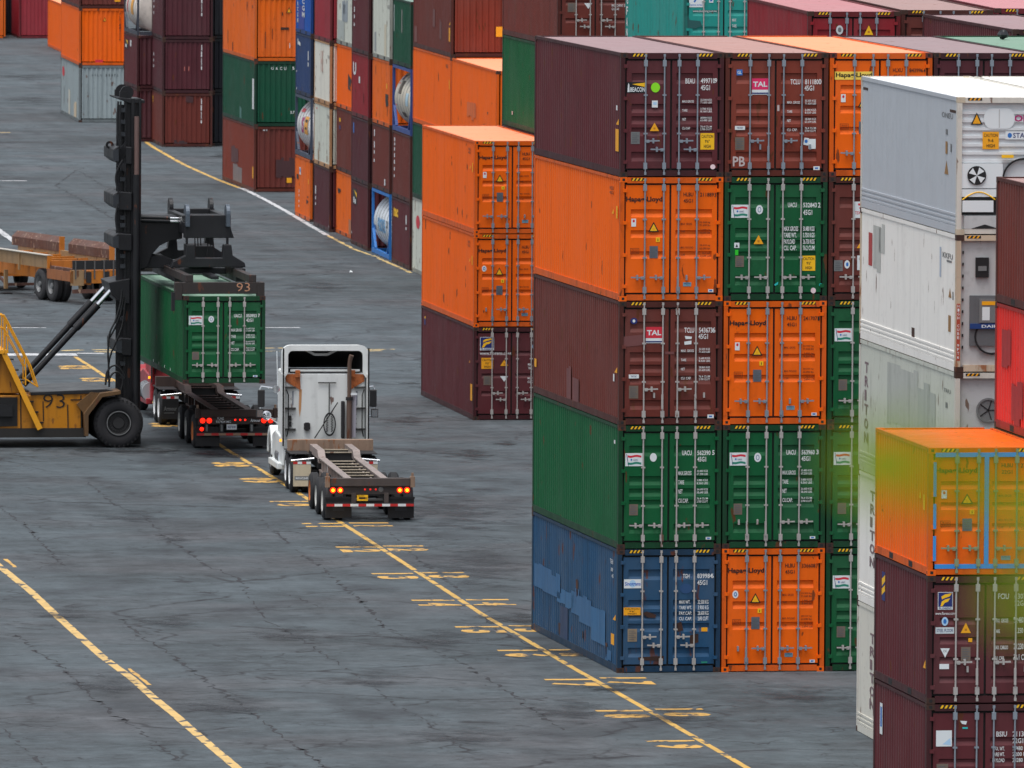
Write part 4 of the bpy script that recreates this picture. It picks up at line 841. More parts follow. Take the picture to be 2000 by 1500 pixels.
container(NC, NY, L20, H8, 'scarlet', 'bright red short container at the right edge above the orange roof', door='A', lvl=3*PZ8, detail=1, side=sidemarks(patch((150, 34, 36), .12, .2, .28, .5), patch((140, 34, 40), .3, .6, .5, .9), patch((150, 36, 40), .55, .55, .7, .85)), fork=True)
container(NC, NY, L20, H8, 'brown', 'dark brown short container above the bright red one at the right edge', door='A', lvl=4*PZ8, detail=1, fork=True)
# ------------------------------------------------------------------ far stacks
def tank(org, yaw, lvl, fcol, tcol, label, marks=()):
    L, Hh = L20, H8
    e = empty('tank_container', (org[0], org[1], lvl), yaw, label, 'tank container', 'tank containers in the far stacks')
    fm = mat('tank_frame_%d' % fcol[2], fcol, .5, grime=.4, rust=.05); tm = mat('tank_shell_%d' % tcol[2], tcol, .4, fade=.2, grime=.35, streak=0)
    b = MB()
    for y0, y1 in ((0, .1), (L-.12, L)):
        for x0 in (0, W-.14): b.box(x0+(.0 if x0 == 0 else .04), x0+(.1 if x0 == 0 else .14), y0, y1, .003, Hh-.003, fm)
        for z0 in (.02, Hh-.16): b.box(.145, W-.145, y0+.01, y1-.01, z0, z0+.14, fm)
    for x0 in (.003, W-.123):
        b.box(x0, x0+.12, .155, L-.155, .02, .2, fm); b.box(x0, x0+.1, .155, L-.155, Hh-.13, Hh-.01, fm)
        for y0, y1 in ((.16, .95), (L-.16, L-.95)): b.beam((x0+.06, y0, .95), (x0+.06, y1, .2), .1, .1, fm)
    b.build('frame', e)
    r = 1.17; c = (W/2-.02, .16, Hh/2-.02); n = 8
    pr = [(.3*(1-math.cos(i/n*math.pi/2)), r*math.sin(i/n*math.pi/2)) for i in range(n+1)]
    prof = [(t, q) for t, q in pr]+[(L-.32-t, q) for t, q in reversed(pr)]
    b = MB(); b.lathe(prof, c, (0, 1, 0), tm, 40); tk = b.build('tank', e, smooth=True)
    b = MB()
    for y in (1.1, 2.0, 2.9, 3.8, 4.7):
        b.lathe([(y, r+.001), (y, r+.014), (y+.04, r+.014), (y+.04, r+.001)], (W/2-.02, 0, Hh/2-.02), (0, 1, 0), mat('tank_band', (150, 150, 148), .5), 40)
    b.build('hoop_band', tk)
    for kind, mt, y0, y1, z0, z1, tx in marks:        # wrapped on the shell
        b = MB()
        def wrap(y, z):
            zz = max(-1, min(1, (z-(Hh/2-.02))/(r+.016))); return (W/2-.02-(r+.016)*math.sqrt(max(0, 1-zz*zz)), L-y, z)
        if kind == 'r':
            k = 6
            for i in range(k): za, zb_ = z0+(z1-z0)*i/k, z0+(z1-z0)*(i+1)/k; b.quad(wrap(y0, za), wrap(y1, za), wrap(y1, zb_), wrap(y0, zb_), mt)
        else:
            g_, fs = text_geo(tx, .03); b.add([wrap(y0+(y1-y0)*a, z0+(z1-z0)*q) for a, q in g_], fs, mt)
        b.build('lettering' if kind == 't' else 'label_sticker', tk)
    return e
def far(org, yaw, k, col, label, L=L20, h=8, marks=None, side=None, end=True, **kw):
    return container(org, yaw, L, DIM[h][0], col, label, door='end' if end else 'B', marks=marks, side=side, lvl=k*DIM[h][1], detail=1, fork=(L == L20), hazard=False, **kw)
FY = R(7.2)
FF = (0, 1, 0, 1)
def vt(mt, x, ys, w_=.035): return bars(mt, x, ys, w_)
BA = gp(605.6, 433.6); BB = gp(643, 453.6); BC = at_back(654.4, 453, FY, L20); BD = gp(718, 490.4); BE_ = gp(759.6, 508); BF = gp(800, 528); CC = at_back(804.4, 530, FY, L40)
far(BA, FY, 0, 'orange2', 'orange short container on the ground under the white tank with the amber placard', side=sidemarks(('label_sticker', [('r', SWHITE, .28, .18, .38, .3), ('r', SBLUE, .3, .2, .36, .26)]), ('scuff', [('r', INK, .1, .31, .22, .39)]), bars(WHT, .25, [(.55, .6), (.63, .66), (.72, .76), (.8, .84)], .03), ('scuff', [('r', INK, .8, .6, .86, .63), ('p', INK, [(.74, .66), (.88, .68), (.76, .74)])]), ('label_sticker', [('r', YEL, .86, .32, .89, .4)])))
tank(BA, FY, PZ8, (62, 72, 92), (222, 220, 222), 'white tank container in a blue grey frame with an amber placard', [('r', mat('placard_amber', (226, 160, 60), .5), 3.4, 4.7, 1.0, 1.75, ''), ('r', INK, 3.6, 4.5, 1.5, 1.62, ''), ('r', INK, 3.7, 4.4, 1.2, 1.3, ''), ('r', SRED, 1.0, 2.2, 1.85, 2.0, ''), ('t', MAG, 2.3, 3.2, 1.0, 1.7, 'S')])
far(BA, FY, 2, 'navy', 'dull navy short container above the white tank with the amber placard', side=sidemarks(bars(WHT, .12, [(.1, .19)], .05), ('lettering', [('p', WHT, [(.12, .12), (.3, .15), (.32, .21), (.12, .18)])]), bars(WHT, .8, [(.25, .4), (.43, .5)], .05), bars(WHT, .06, [(.62, .65), (.9, .95)], .03)))
far(BA, FY, 3, 'royal', 'bright royal blue short container with white vertical letters at the top of the far row', side=sidemarks(vtext(WHT, 'CMACGM', .42, .1, .75, .16), vtext(WHT, 'CMACGM', .1, .3, .86, .07), patch((40, 60, 150), .16, .55, .55, .95)))
far(BB, FY, 0, 'plum', 'plum short container on the ground with white dashes near its far edge', side=sidemarks(bars(WHT, .1, [(.35, .48), (.52, .57), (.62, .66)], .05), ('scuff', [('r', WHT, .95, .9, .97, .93)])))
far(BB, FY, 1, 'greygreen', 'clean greyish white short container with a red speck, rusty corner post', cast=CASTR, frm=mat('rusty_cream', (176, 132, 92), .7, fade=.3, grime=.6, rust=.42), side=sidemarks(('lettering', [('r', SRED, .14, .09, .2, .11), ('t', PLATE, 'TTNU', .8, .15, .97, .2)]), ('rust_patch', [('r', mat('stain_brown', (150, 130, 110), .7), .25, .76, .33, .92), ('r', mat('stain_brown', (150, 130, 110), .7), .8, .8, .84, .9)])))
far(BB, FY, 2, 'cream', 'stained cream white short container with faded pink lettering and rusty post', cast=CASTR, frm=mat('rusty_cream', (176, 132, 92), .7, fade=.3, grime=.6, rust=.42), side=sidemarks(('lettering', [('t', mat('faded_pink', (206, 176, 164), .6), 'HS', .4, .15, .56, .5, .03), ('t', PLATE, 'TTNU', .84, .2, .97, .25)])))
far(BB, FY, 3, 'crimson', 'dusty crimson short container above the two white ones', side=sidemarks(bars(WHT, .5, [(0, .06)], .06)))
far(BC, FY, 0, 'orange2', 'orange short container on the ground between two maroon ones, black scratch mark', side=sidemarks(('scuff', [('p', INK, [(.14, .28), (.32, .28), (.3, .33), (.22, .36), (.16, .35)]), ('r', mat('patch_tan', (170, 110, 80), .7), .82, .7, .98, .99)])))
far(BC, FY, 1, 'brown', 'brown short container with small yellow marks, above the ground level orange one', side=sidemarks(('label_sticker', [('r', YEL, .22, .16, .3, .22), ('r', NAVY, .22, .28, .3, .34)])))
far(BC, FY, 2, 'orange', 'orange short container with black scorched graffiti', side=sidemarks(('graffiti', [('p', INK, [(.74, .42), (.95, .5), (.9, .62), (.8, .58), (.92, .68), (.74, .66)])])))
far(BC, FY, 3, 'greygreen', 'pale grey short container with grey repair patches at the top of the far row', side=sidemarks(patch((150, 160, 168), .36, .3, .7, .62), patch((176, 184, 180), .1, .62, .5, .9), patch((130, 140, 150), .42, .35, .55, .5)))
BEAC = ('logo_plate', [('r', mat('sign_black', (14, 16, 24), .5), .1, .12, .34, .36), ('p', YEL, [(.16, .14), (.33, .18), (.33, .25)]), ('r', WHT, .14, .25, .2, .34), ('r', WHT, .22, .28, .28, .35)])
far(BD, FY, 0, 'maroon', 'maroon short container on the ground with a small lighthouse plate', side=sidemarks(BEAC, ('scuff', [('r', WHT, .03, .8, .05, .84)])))
far(BD, FY, 1, 'plum', 'plum short container with a narrow blue sticker, above the lighthouse one', side=sidemarks(('label_sticker', [('r', SBLUE, .1, .1, .16, .26)])))
far(BD, FY, 2, 'red', 'wine red short container with a large white letter', side=sidemarks(('lettering', [('t', WHT, 'U', .08, .16, .26, .36, .05), ('r', WHT, .42, .36, .5, .46), ('r', mat('scar_dark', (70, 24, 30), .7), .7, .6, .72, .75)])))
far(BD, FY, 3, 'maroon', 'maroon short container with white vertical marks above the wine red one', side=sidemarks(bars(WHT, .12, [(.05, .1), (.15, .2), (.3, .38), (.42, .48), (.55, .6)], .05)))
tank(BE_, FY, 0, (40, 118, 196), (214, 222, 230), 'white tank container in a bright blue frame on the ground', [('t', mat('letters_pale_blue', (90, 160, 210), .5), 1.9, 4.4, .95, 1.5, 'ENDOXEN'), ('r', SBLUE, .6, 1.1, .95, 1.15, ''), ('t', PLATE, 4.8, 5.4, 1.2, 1.5, '22K8')])
far(BE_, FY, 1, 'brown', 'brown short container with white vertical dashes above the blue framed tank', side=sidemarks(bars(WHT, .1, [(.1, .2), (.28, .38), (.42, .47), (.55, .6)], .05), ('scuff', [('r', WHT, .7, .8, .76, .9)])))
far(BE_, FY, 2, 'orange2', 'dull orange short container with a black scorch mark near its front edge', side=sidemarks(('graffiti', [('p', INK, [(.74, .5), (.92, .5), (.88, .58), (.93, .66), (.78, .7), (.74, .6)])]), ('label_sticker', [('r', YEL, .8, .34, .84, .42)])))
far(BE_, FY, 3, 'greygreen', 'greyish white short container with tan streaks above the dull orange one', side=sidemarks(patch((206, 198, 176), .66, .45, .78, .95), patch((150, 156, 158), .1, .6, .2, .9), ('lettering', [('t', PLATE, 'UE', .84, .14, .95, .2)])))
far(BF, FY, 0, 'maroon', 'maroon short container with yellow letters on the ground', side=sidemarks(('lettering', [('t', YEL, 'nac', .09, .16, .34, .29, .05)]), bars(WHT, .76, [(.2, .34), (.38, .42)], .05)))
far(BF, FY, 1, 'brown', 'brown short container with a white diagonal row of letters, under the stained tank', side=sidemarks(bars(WHT, .1, [(.1, .16), (.18, .22), (.25, .3), (.34, .4), (.44, .5), (.55, .6), (.66, .7)], .05)))
tank(BF, FY, 2*PZ8, (52, 76, 140), (206, 198, 182), 'stained ivory tank container in a dark blue frame', [('r', mat('stain_dark', (84, 76, 70), .8), 1.6, 2.4, 1.5, 2.0, ''), ('r', mat('stain_dark', (84, 76, 70), .8), 2.2, 3.4, .6, .8, ''), ('t', SRED, .7, 1.1, 1.0, 1.9, 'II'), ('r', NAVY, .9, 1.2, 2.0, 2.2, ''), ('r', mat('placard_pale_blue', (170, 200, 216), .5), 4.2, 5.0, 1.1, 1.6, '')])
far(BF, FY, 3, 'deepgreen', 'faded green short container above the stained ivory tank', side=sidemarks(('scuff', [('r', mat('chalk', (190, 176, 176), .8), .48, .15, .5, .5), ('r', WHT, .05, .1, .07, .5)])))
# what shows through the open tank frames
for o_, k, cl, lb in ((BA, 1, 'deepgreen', 'dark green container glimpsed behind the white tank with the amber placard'), (BE_, 0, 'brown', 'brown container glimpsed behind the bright blue framed tank'), (BF, 2, 'orange2', 'orange container glimpsed behind the stained ivory tank')):
    far(shift(o_, FY, 2.55), FY, k, cl, lb)
# three high 40 ft line that continues towards the camera
far(CC, FY, 0, 'greygreen', 'greyish white long container with red emblem, mostly hidden by the orange stack', L40, 9, side=sidemarks(('emblem', [('o', SRED, .1, .22, .2, .4)])))
far(CC, FY, 1, 'deepgreen', 'green long container seen as a narrow strip left of the orange stack', L40, 9)
far(CC, FY, 2, 'orange', 'orange long container under a brown one at the upper centre', L40, 9, side=sidemarks(('lettering', [('t', INK, 'HLBU', .87, .1, .93, .15)]), ('label_sticker', [('r', YEL, .955, .3, .968, .42)])))
far(CC, FY, 3, 'brown', 'brown long container with corrugated end and amber square, on the orange one', L40, 9, marks=((0, 1, 0, 1), [('label_sticker', [('r', SORG, .7, .6, .8, .73)])]), endcol='rust', side=sidemarks(patch((106, 62, 60), .52, .45, .58, .68), patch((106, 62, 60), .7, .55, .75, .8), patch((116, 66, 62), .03, .72, .1, .9), ytag, ytri))
C2 = shift(CC, FY, 0, -13.9)
for k in range(2): hidden.append((C2, FY, L40, 9, k*PZ9))
far(C2, FY, 2, 'orange', 'orange long container with black scraped marks and open bright roof', 13.7, 9, side=sidemarks(('graffiti', [('p', INK, [(.6, .95), (.62, .82), (.64, .95)]), ('p', INK, [(.66, .98), (.68, .78), (.7, .9), (.71, .7), (.73, .98)]), ('r', INK, .8, .55, .82, .58), ('p', INK, [(.74, .98), (.76, .84), (.8, .8), (.8, .98)])]), patch((220, 100, 30), .35, .5, .55, .7)))
# stack left of it
S4, Y4 = gp(496, 375), R(8.1)
far(S4, Y4, 0, 'rust', 'reddish brown long container on the ground with dull and grey patches, at the yellow line', L40, 9, side=sidemarks(patch((86, 42, 44), .28, .42, .5, .66), patch((128, 116, 116), .34, .7, .62, .99), ytag), marks=((0, 1, 0, 1), [('label_sticker', [('r', SORG, .6, .78, .69, .86)]), ('lettering', [('r', WHT, .16, .04, .2, .06), ('r', WHT, .22, .04, .24, .06)]), patch((66, 30, 34), .4, .5, .98, .78)]), endcol='brown')
far(S4, Y4, 1, 'deepgreen', 'green long container with a white vertical strip and white end letters', L40, 9, side=sidemarks(('lettering', [('r', WHT, .93, .27, .98, .74)]), patch((70, 118, 110), .54, .76, .6, .99)), marks=((0, 1, 0, 1), [('lettering', [('t', WHT, ch, .31+i*.078+(.07 if i > 3 else 0), .085, .35+i*.078+(.07 if i > 3 else 0), .13, .02) for i, ch in enumerate('UACU5105')]), ('lettering', [('t', WHT, '2.7 m', .66, .76, .8, .8, .02)])]))
far(S4, Y4, 2, 'orange2', 'scratched orange long container with triangle sign above the green one', L40, 9, marks=((0, 1, 0, 1), [tri(.58, .17, .68, .26, SORG), ('scuff', [('r', INK, .5, .25, .52, .3), ('r', CASTR, .48, .48, .63, .52), ('r', INK, .19, .55, .2, .8), ('r', INK, .32, .5, .33, .66), ('r', WHT, .64, .72, .65, .8)])]), side=sidemarks(('scuff', [('r', INK, .76, .12, .77, .2), ('r', INK, .92, .15, .94, .2), ('r', CASTR, .3, .8, .32, .96)])))
far(S4, Y4, 3, 'orange', 'orange long container whose lower edge only shows at the top of the picture', L40, 9)
S3, Y3 = gp(316.5, 287), R(6.7)
vm = ('lettering', [('r', WHT, .775, .1, .79, .2), ('r', WHT, .77, .22, .79, .32), ('r', WHT, .775, .34, .785, .48), ('r', WHT, .77, .5, .79, .56)])
dash = bars(WHT, .15, [(.3, .36), (.42, .47), (.53, .58)], .05)
far(S3, Y3, 0, 'brown', 'brown short container on the ground at the end of the yellow line', side=sidemarks(bars(YEL, .1, [(.12, .18), (.2, .23)], .05)), marks=((0, 1, 0, 1), [vm, patch((70, 34, 38), .47, .03, .62, .16), patch((60, 36, 40), .24, .9, .5, .98)]))
far(S3, Y3, 1, 'plum', 'plum short container with two pink dashes on its end', side=sidemarks(dash), marks=((0, 1, 0, 1), [vm, ('scuff', [('r', mat('faded_pink2', (190, 110, 100), .6), .435, .5, .45, .58), ('r', mat('faded_pink2', (190, 110, 100), .6), .52, .5, .535, .58)])]))
far(S3, Y3, 2, 'plum', 'plum short container at the top of the picture beside the dark gap', side=sidemarks(dash), marks=((0, 1, 0, 1), [vm]))
S3b = shift(S3, Y3, 2.5, 1.2)
for k, lb in enumerate(('lowest', 'middle', 'upper')): far(S3b, Y3, k, 'black', 'short container painted black for the shade of the gap, %s of three' % lb)  # gap in deep shade, filled with boxes painted black
S3c = shift(S3, Y3, 3.1, 2.6)
for k, cl in enumerate(('brown', 'green', 'navy')): far(S3c, Y3, k, cl, {'brown': 'brown sliver of a container low behind the dark gap', 'green': 'bright green sliver of a container behind the dark gap', 'navy': 'dark navy sliver of a container high behind the dark gap'}[cl])
ST, YT = gp(267, 277), R(8)
dia = ('placard', [('p', mat('placard_grey', (170, 178, 190), .5), [(.46, .17), (.62, .25), (.54, .36), (.38, .27)]), ('o', INK, .47, .23, .53, .3), ('p', mat('placard_grey2', (130, 140, 156), .5), [(.68, .27), (.9, .24), (.9, .4)])])
far(ST, YT, 0, 'maroon', 'maroon short container with grey diamond placards, on the ground behind the mast top', marks=((0, 1, 0, 1), [dia]), side=sidemarks(bars(YEL, .12, [(.1, .14), (.17, .2)], .05)), endcol='plum')
far(ST, YT, 1, 'maroon', 'maroon short container with diamond placards directly under a white tank', marks=((0, 1, 0, 1), [dia]), side=sidemarks(('logo_plate', [('r', INK, .08, .13, .3, .3), ('p', YEL, [(.12, .13), (.28, .15), (.28, .22)]), ('r', WHT, .1, .22, .2, .28)]), ('lettering', [('r', WHT, .46, .12, .55, .24)])), endcol='plum')
tank(ST, YT, 2*PZ8, (60, 64, 76), (224, 214, 206), 'white tank container at the top of the picture left of the plum stack', [('r', mat('placard_amber', (226, 160, 60), .5), 2.9, 3.9, .95, 1.7, ''), ('r', SRED, 1.2, 1.5, 1.0, 1.9, '')])
SG, YG = gp(154, 239), R(6.6)
far(SG, YG, 0, 'grey', 'grey long container on the ground with rusty corner post and red mark', L40, 9, cast=CASTR, side=sidemarks(('emblem', [('o', SRED, .07, .14, .2, .32)]), patch((200, 198, 186), .42, .5, .52, .98), patch((206, 188, 160), .72, .68, .86, .98), ('scuff', [('r', PLATE, .16, .5, .19, .8)])), marks=((0, 1, 0, 1), [('lettering', [('t', INK, ch, .27+i*.058, .15, .30+i*.058, .19) for i, ch in enumerate('OOLU155572') if i != 4])]))
far(SG, YG, 1, 'orange', 'orange long container with triangle sign on the grey one', L40, 9, marks=((0, 1, 0, 1), [tri(.5, .15, .57, .225, SORG), ('lettering', [('t', INK, ch, .84, .07+i*.05, .87, .11+i*.05) for i, ch in enumerate('HLBU113526')]), ('scuff', [('r', SRED, .34, .9, .5, .95)])]))
far(SG, YG, 2, 'brown', 'brown long container above the orange one at the upper left', L40, 9, marks=((0, 1, 0, 1), [('label_sticker', [('r', SORG, .74, .8, .86, .88)])]))
far(at_back(93, 90, R(6.6), L40), R(6.6), 0, 'orange', 'single orange long container on the ground behind the grey and orange stack', L40, 9)
SB = gp(37, 75)
far(SB, R(7), 0, 'crimson', 'crimson container end with yellow square at the far upper left', L40, 9, marks=((0, 1, 0, 1), [('label_sticker', [('r', YEL, .86, .66, .98, .82)]), ('warning_triangle', [('p', YEL, [(.62, .06), (.72, .06), (.67, -.04)])])]))
far(shift(SB, R(7), -3.28), R(7), 0, 'orange2', 'orange container end at the far upper left corner', L40, 9)
far(shift(SB, R(7), -.85, 6), R(7), 0, 'black', 'black container added as the shade in the gap at the far upper left', L40, 9)  # black box added where the gap is only dark with shade
far(SB, R(7), 1, 'brown', 'brown container above the crimson one at the far upper left', L40, 9)
# containers that stand inside the blocks, carrying those above
hproto = {}
for o_, y_, L_, h_, z_ in hidden:
    k = (L_, h_)
    if k not in hproto:
        e = empty('shipping_container', (o_[0], o_[1], z_), y_, 'dark red container packed inside the blocks, hidden by the boxes in front', 'shipping container', 'containers hidden inside the blocks')
        Hh = DIM[h_][0]; m = paint('maroon'); frame(L_, Hh, m, CASTR, 'wall').build('frame', e); side_wall(L_, Hh, m).build('side_wall', e); roof(L_, Hh, m).build('roof', e); shell(L_, Hh, m).build('shell', e); end_wall(Hh, m).build('end_wall', e)
        hproto[k] = (e, list(e.children))
    else:
        p_, ch = hproto[k]; e = p_.copy(); COL.objects.link(e); e.location = (o_[0], o_[1], z_); e.rotation_euler = (0, 0, y_)
        for c_ in ch: inst(c_, e)
# ------------------------------------------------------------------ vehicles
class Frame2:
    """local frame of a vehicle; px() gives the local point on its plane y = Y seen at a picture position"""
    def __init__(s, O, yaw):
        s.O = Vector(O); s.ex = Vector((math.cos(yaw), math.sin(yaw), 0)); s.ey = Vector((-math.sin(yaw), math.cos(yaw), 0))
    def px(s, u, v, Y):
        a, b = u-1000, v-750; qx, qy = a*cr+b*sr, -a*sr+b*cr
        d = Vector((qx, FPX*cp-qy*sp, -FPX*sp-qy*cp)); C = Vector((0, 0, CAMH))
        t = (Y-(C-s.O).dot(s.ey))/d.dot(s.ey); p = C+d*t-s.O
        return Vector((p.dot(s.ex), Y, p.z))
MSTEEL = mat('mast_black_steel', (22, 23, 28), .42, .1, grime=.3, rust=.03)
MSTEEL2 = mat('spreader_black_steel', (28, 29, 34), .45, .1, grime=.4, rust=.12)
CYEL = mat('machine_yellow', (186, 120, 6), .42, fade=.2, grime=1.0, rust=.16)
CYEL2 = mat('handrail_yellow', (226, 158, 30), .45, grime=.3)
CHROME = mat('chrome_rod', (225, 228, 232), .12, 1)
HOSE = mat('hydraulic_hose', (20, 21, 25), .5)
RUSTY = mat('rusty_steel', (140, 116, 98), .75, fade=.5, grime=.6, rust=.42, rustcol=(.24, .08, .025), scale=2)
BROWNROD = mat('piston_brown', (120, 98, 94), .4, .4, grime=.3)
def wheel(par, c, r, wd, rimmat, rubber=RUBBER, n=40, hub=.55, deep=.06, tread=True, name='wheel', side=-1):
    """c: centre of the outer face; the wheel extends along +x from c when side is -1"""
    b = MB(); c = Vector(c); s = -side
    pr = [(.02, r*hub), (0, r*.62), (.0, r*.86), (.035, r*.95), (wd*.22, r), (wd*.78, r), (wd-.035, r*.95), (wd, r*.86), (wd, r*hub)]
    b.lathe([(t*s, q) for t, q in pr], c, (1, 0, 0), rubber, n)
    if tread:
        for k in range(4):
            x = wd*(.28+.15*k); b.lathe([(x*s, r+.001), ((x+.02)*s, r+.001)], c, (1, 0, 0), BLK, n)
    o = b.build(name, par, smooth=True)
    b = MB(); R_ = r*hub
    b.lathe([(.0*s, R_*1.03), (.02*s, R_*.93), (deep*s, R_*.8), (deep*s, R_*.42), (.02*s, R_*.36), (.01*s, R_*.2), (.01*s, 0.001)], c, (1, 0, 0), rimmat, 28)
    for i in range(8):
        a = i*.785; b.box(*sum([[c.x+(deep-.03)*s-.012, c.x+(deep-.03)*s+.012], [c.y+R_*.6*math.cos(a)-.018, c.y+R_*.6*math.cos(a)+.018], [c.z+R_*.6*math.sin(a)-.018, c.z+R_*.6*math.sin(a)+.018]], []), rimmat)
    b.build('rim', o, smooth=True)
    return o
# ---- container handler with its spreader
HYAW = R(8.4); HO = gp(233, 875); HF = Frame2(HO, HYAW)
hd = empty('container_handler', HO, HYAW, 'yellow and black container handler with tall mast, number 93, lifting a green container', 'container handler')
def hprism(pts, Y0, Y1, m, b=None, Yc=None):
    b = b or MB(); P = [HF.px(u, v, Y0 if Yc is None else Yc) for u, v in pts]
    return b.prism([(p.x, p.z) for p in P], lambda a, c, s: (a, Y1 if s else Y0, c), m)
b = hprism([(-190, 772), (62, 772), (62, 768), (160, 764), (178, 766), (160, 800), (158, 838), (-190, 838)], .25, 3.75, CYEL); b.build('chassis', hd, bevel=.03)
b = hprism([(-110, 688), (10, 688), (24, 716), (40, 768), (-110, 768)], .3, 2.2, CYEL); b.build('cab_base', hd, bevel=.02)
b = hprism([(-190, 838), (166, 836), (168, 854), (-190, 856)], .18, 3.8, mat('sill_black', (34, 32, 30), .6, grime=.4, rust=.1)); b.build('sill', hd)
b = hprism([(60, 766), (206, 760), (226, 764), (226, 768), (60, 772)], .2, 3.8, mat('deck_black', (32, 33, 37), .35, grime=.3)); b.build('deck', hd, bevel=.015)
b = hprism([(-20, 776), (34, 776), (34, 832), (-20, 834)], .2, .3, BLK); b.box(-3.6, -3.2, .12, .25, .95, 1.3, HOSE); b.build('engine_recess', hd)
DARKY = mat('fender_dirty_yellow', (98, 70, 38), .5, fade=.2, grime=.8, rust=.3)
pts = [(166, 852), (164, 808), (196, 768), (236, 763), (236, 770), (200, 776), (173, 812), (173, 852)]
hprism(pts, -.12, 1.1, DARKY).build('fender', hd, bevel=.01)
hprism([(150, 790), (164, 808), (196, 768), (178, 766)], .1, .26, DARKY).build('fender_bracket', hd)
b = MB(); o_ = HF.px(84, 797, .235); e1 = HF.px(127, 797, .235)-o_; e2 = HF.px(84, 770, .235)-o_
b.text('93', o_, e1, e2, INK, -.012); b.build('lettering', hd)
b = MB()
for u0, v0, u1, v1 in ((84, 784, 85, 822), (132, 790, 133, 838), (138, 781, 180, 780)): b.beam(HF.px(u0, v0, .235), HF.px(u1, v1, .235), .02, .03, INK)
for u0, u1 in ((40, 41), (158, 159)): b.beam(HF.px(u0, 772, .235), HF.px(u1, 838, .235), .02, .03, INK)
b.build('panel_seam', hd)
wc = HF.px(232, 826, 0)
TY = mat('handler_tyre', (40, 40, 44), .9, grime=.4, streak=0)
def ywheel(par, c, r, wd, rimm):
    b = MB(); c = Vector(c)
    b.lathe([(.04, r*.5), (0, r*.58), (0, r*.84), (.05, r*.95), (wd*.2, r), (wd*.8, r), (wd-.05, r*.95), (wd, r*.84), (wd, r*.5)], c, (0, 1, 0), TY, 48)
    for i in range(32):
        a = i/32*6.2832; q = Vector((math.cos(a), 0, math.sin(a))); t = Vector((-math.sin(a), 0, math.cos(a)))
        b.beam(c+q*(r-.035)+Vector((0, -.004, 0))+t*.0, c+q*(r*.9)+Vector((0, -.004, 0))+t*.03, .012, .05, BLK)
    o = b.build('wheel', par, smooth=True)
    b = MB(); b.lathe([(.03, r*.5), (-.015, r*.485), (-.015, r*.46), (.02, r*.44), (.1, r*.4), (.1, r*.26), (.06, r*.22), (.06, .001)], c, (0, 1, 0), rimm, 40)
    b.lathe([(-.016, r*.49), (-.016, r*.455)], c, (0, 1, 0), PLATE, 40)
    for i in range(20):
        a = i/20*6.2832; q = c+Vector((math.cos(a)*r*.34, .09, math.sin(a)*r*.34)); b.box(q.x-.015, q.x+.015, q.y-.03, q.y+.02, q.z-.015, q.z+.015, rimm)
    b.build('rim', o, smooth=True)
HRIM = mat('handler_rim', (52, 52, 54), .5, .3, grime=.4)
for x in (wc.x, -5.4):
    for y in (0, .5, 3.05, 3.55): ywheel(hd, (x, y, .745), .745, .45, HRIM)
b = MB(); b.box(wc.x-.25, wc.x+.25, .9, 3.1, .5, 1.0, MSTEEL); b.build('drive_axle', hd)
# mast
def upright(Y0):
    b = hprism([(244, 192), (271, 192), (275, 868), (240, 868)], Y0, Y0+.06, MSTEEL)
    p0, p1 = HF.px(240, 860, Y0), HF.px(245, 192, Y0); x0, x1 = HF.px(241, 600, Y0).x, HF.px(274, 600, Y0).x
    for a, c in ((x0, x0+.08), (x1-.08, x1), ((x0+x1)/2-.05, (x0+x1)/2+.05)): b.box(a, c, Y0-.12 if a != x0 else Y0-.06, Y0, .3, p1.z, MSTEEL)
    b.build('mast_rail', hd, bevel=.012)
    b = MB(); b.box(x0-.16, x0+.3, Y0+.08, Y0+.3, .6, p1.z-.2, MSTEEL); b.box(x0-.22, x0-.06, Y0+.1, Y0+.16, .6, p1.z-.4, MSTEEL); b.build('inner_mast_rail', hd, bevel=.012)
    return x0, x1, p1.z
mx0, mx1, mzt = upright(.95); upright(2.85)
b = MB(); xm = (mx0+mx1)/2
b.tube([(xm+.1, .72, 8.15), (xm+.1, .72, 9.9)], .075, BROWNROD, 12); b.build('lift_piston', hd, smooth=True)
b = MB(); b.tube([(xm+.1, .74, 1.0), (xm+.1, .74, 8.16)], .12, MSTEEL, 14); b.build('lift_cylinder', hd, smooth=True)
hprism([(217, 186), (236, 188), (266, 191), (270, 191), (270, 197), (240, 197), (220, 190)], .85, 3.2, MSTEEL, Yc=2.6).build('mast_head_plate', hd, bevel=.01)
for y in (1.3, 2.6):
    b = MB(); b.lathe([(-.05, .001), (-.05, .2), (.05, .2), (.05, .001)], (mx0+.12, y, mzt+.16), (0, 1, 0), MSTEEL, 20); b.box(mx0-.1, mx0+.1, y-.1, y+.1, mzt, mzt+.2, MSTEEL); b.build('chain_sheave', hd, smooth=True)
MLIGHT = mat('mast_worn_steel', (52, 56, 62), .5, .3, grime=.4)
for u0, u1, v0, v1, dep in ((208, 244, 284, 312, .35), (208, 244, 372, 402, .35), (208, 244, 453, 480, .4), (214, 244, 656, 684, .4)):
    b = hprism([(u0, v0+2), (u0+10, v0-4), (u1, v0-2), (u1, v1+4), (u0+12, v1+3), (u0, v1-6)], .7, 3.35, MSTEEL, Yc=2.6)
    b.build('mast_crossbeam', hd, bevel=.03)
    b = hprism([(u0-1, v0+4), (u0+10, v0+1), (u0+10, v1-2), (u0-1, v1-4)], .66, .7, MLIGHT, Yc=2.6); b.build('crossbeam_plate', hd)
b = hprism([(222, 306), (246, 276), (246, 338), (230, 324)], .7, .82, MSTEEL); b.build('mast_gusset', hd)
b = MB(); p = HF.px(214, 283, 2.0); b.lathe([(-.04, .05), (-.04, .12), (.04, .12), (.04, .05), (-.04, .05)], p, (0, 1, 0), MSTEEL, 18); b.build('lifting_eye', hd, smooth=True)
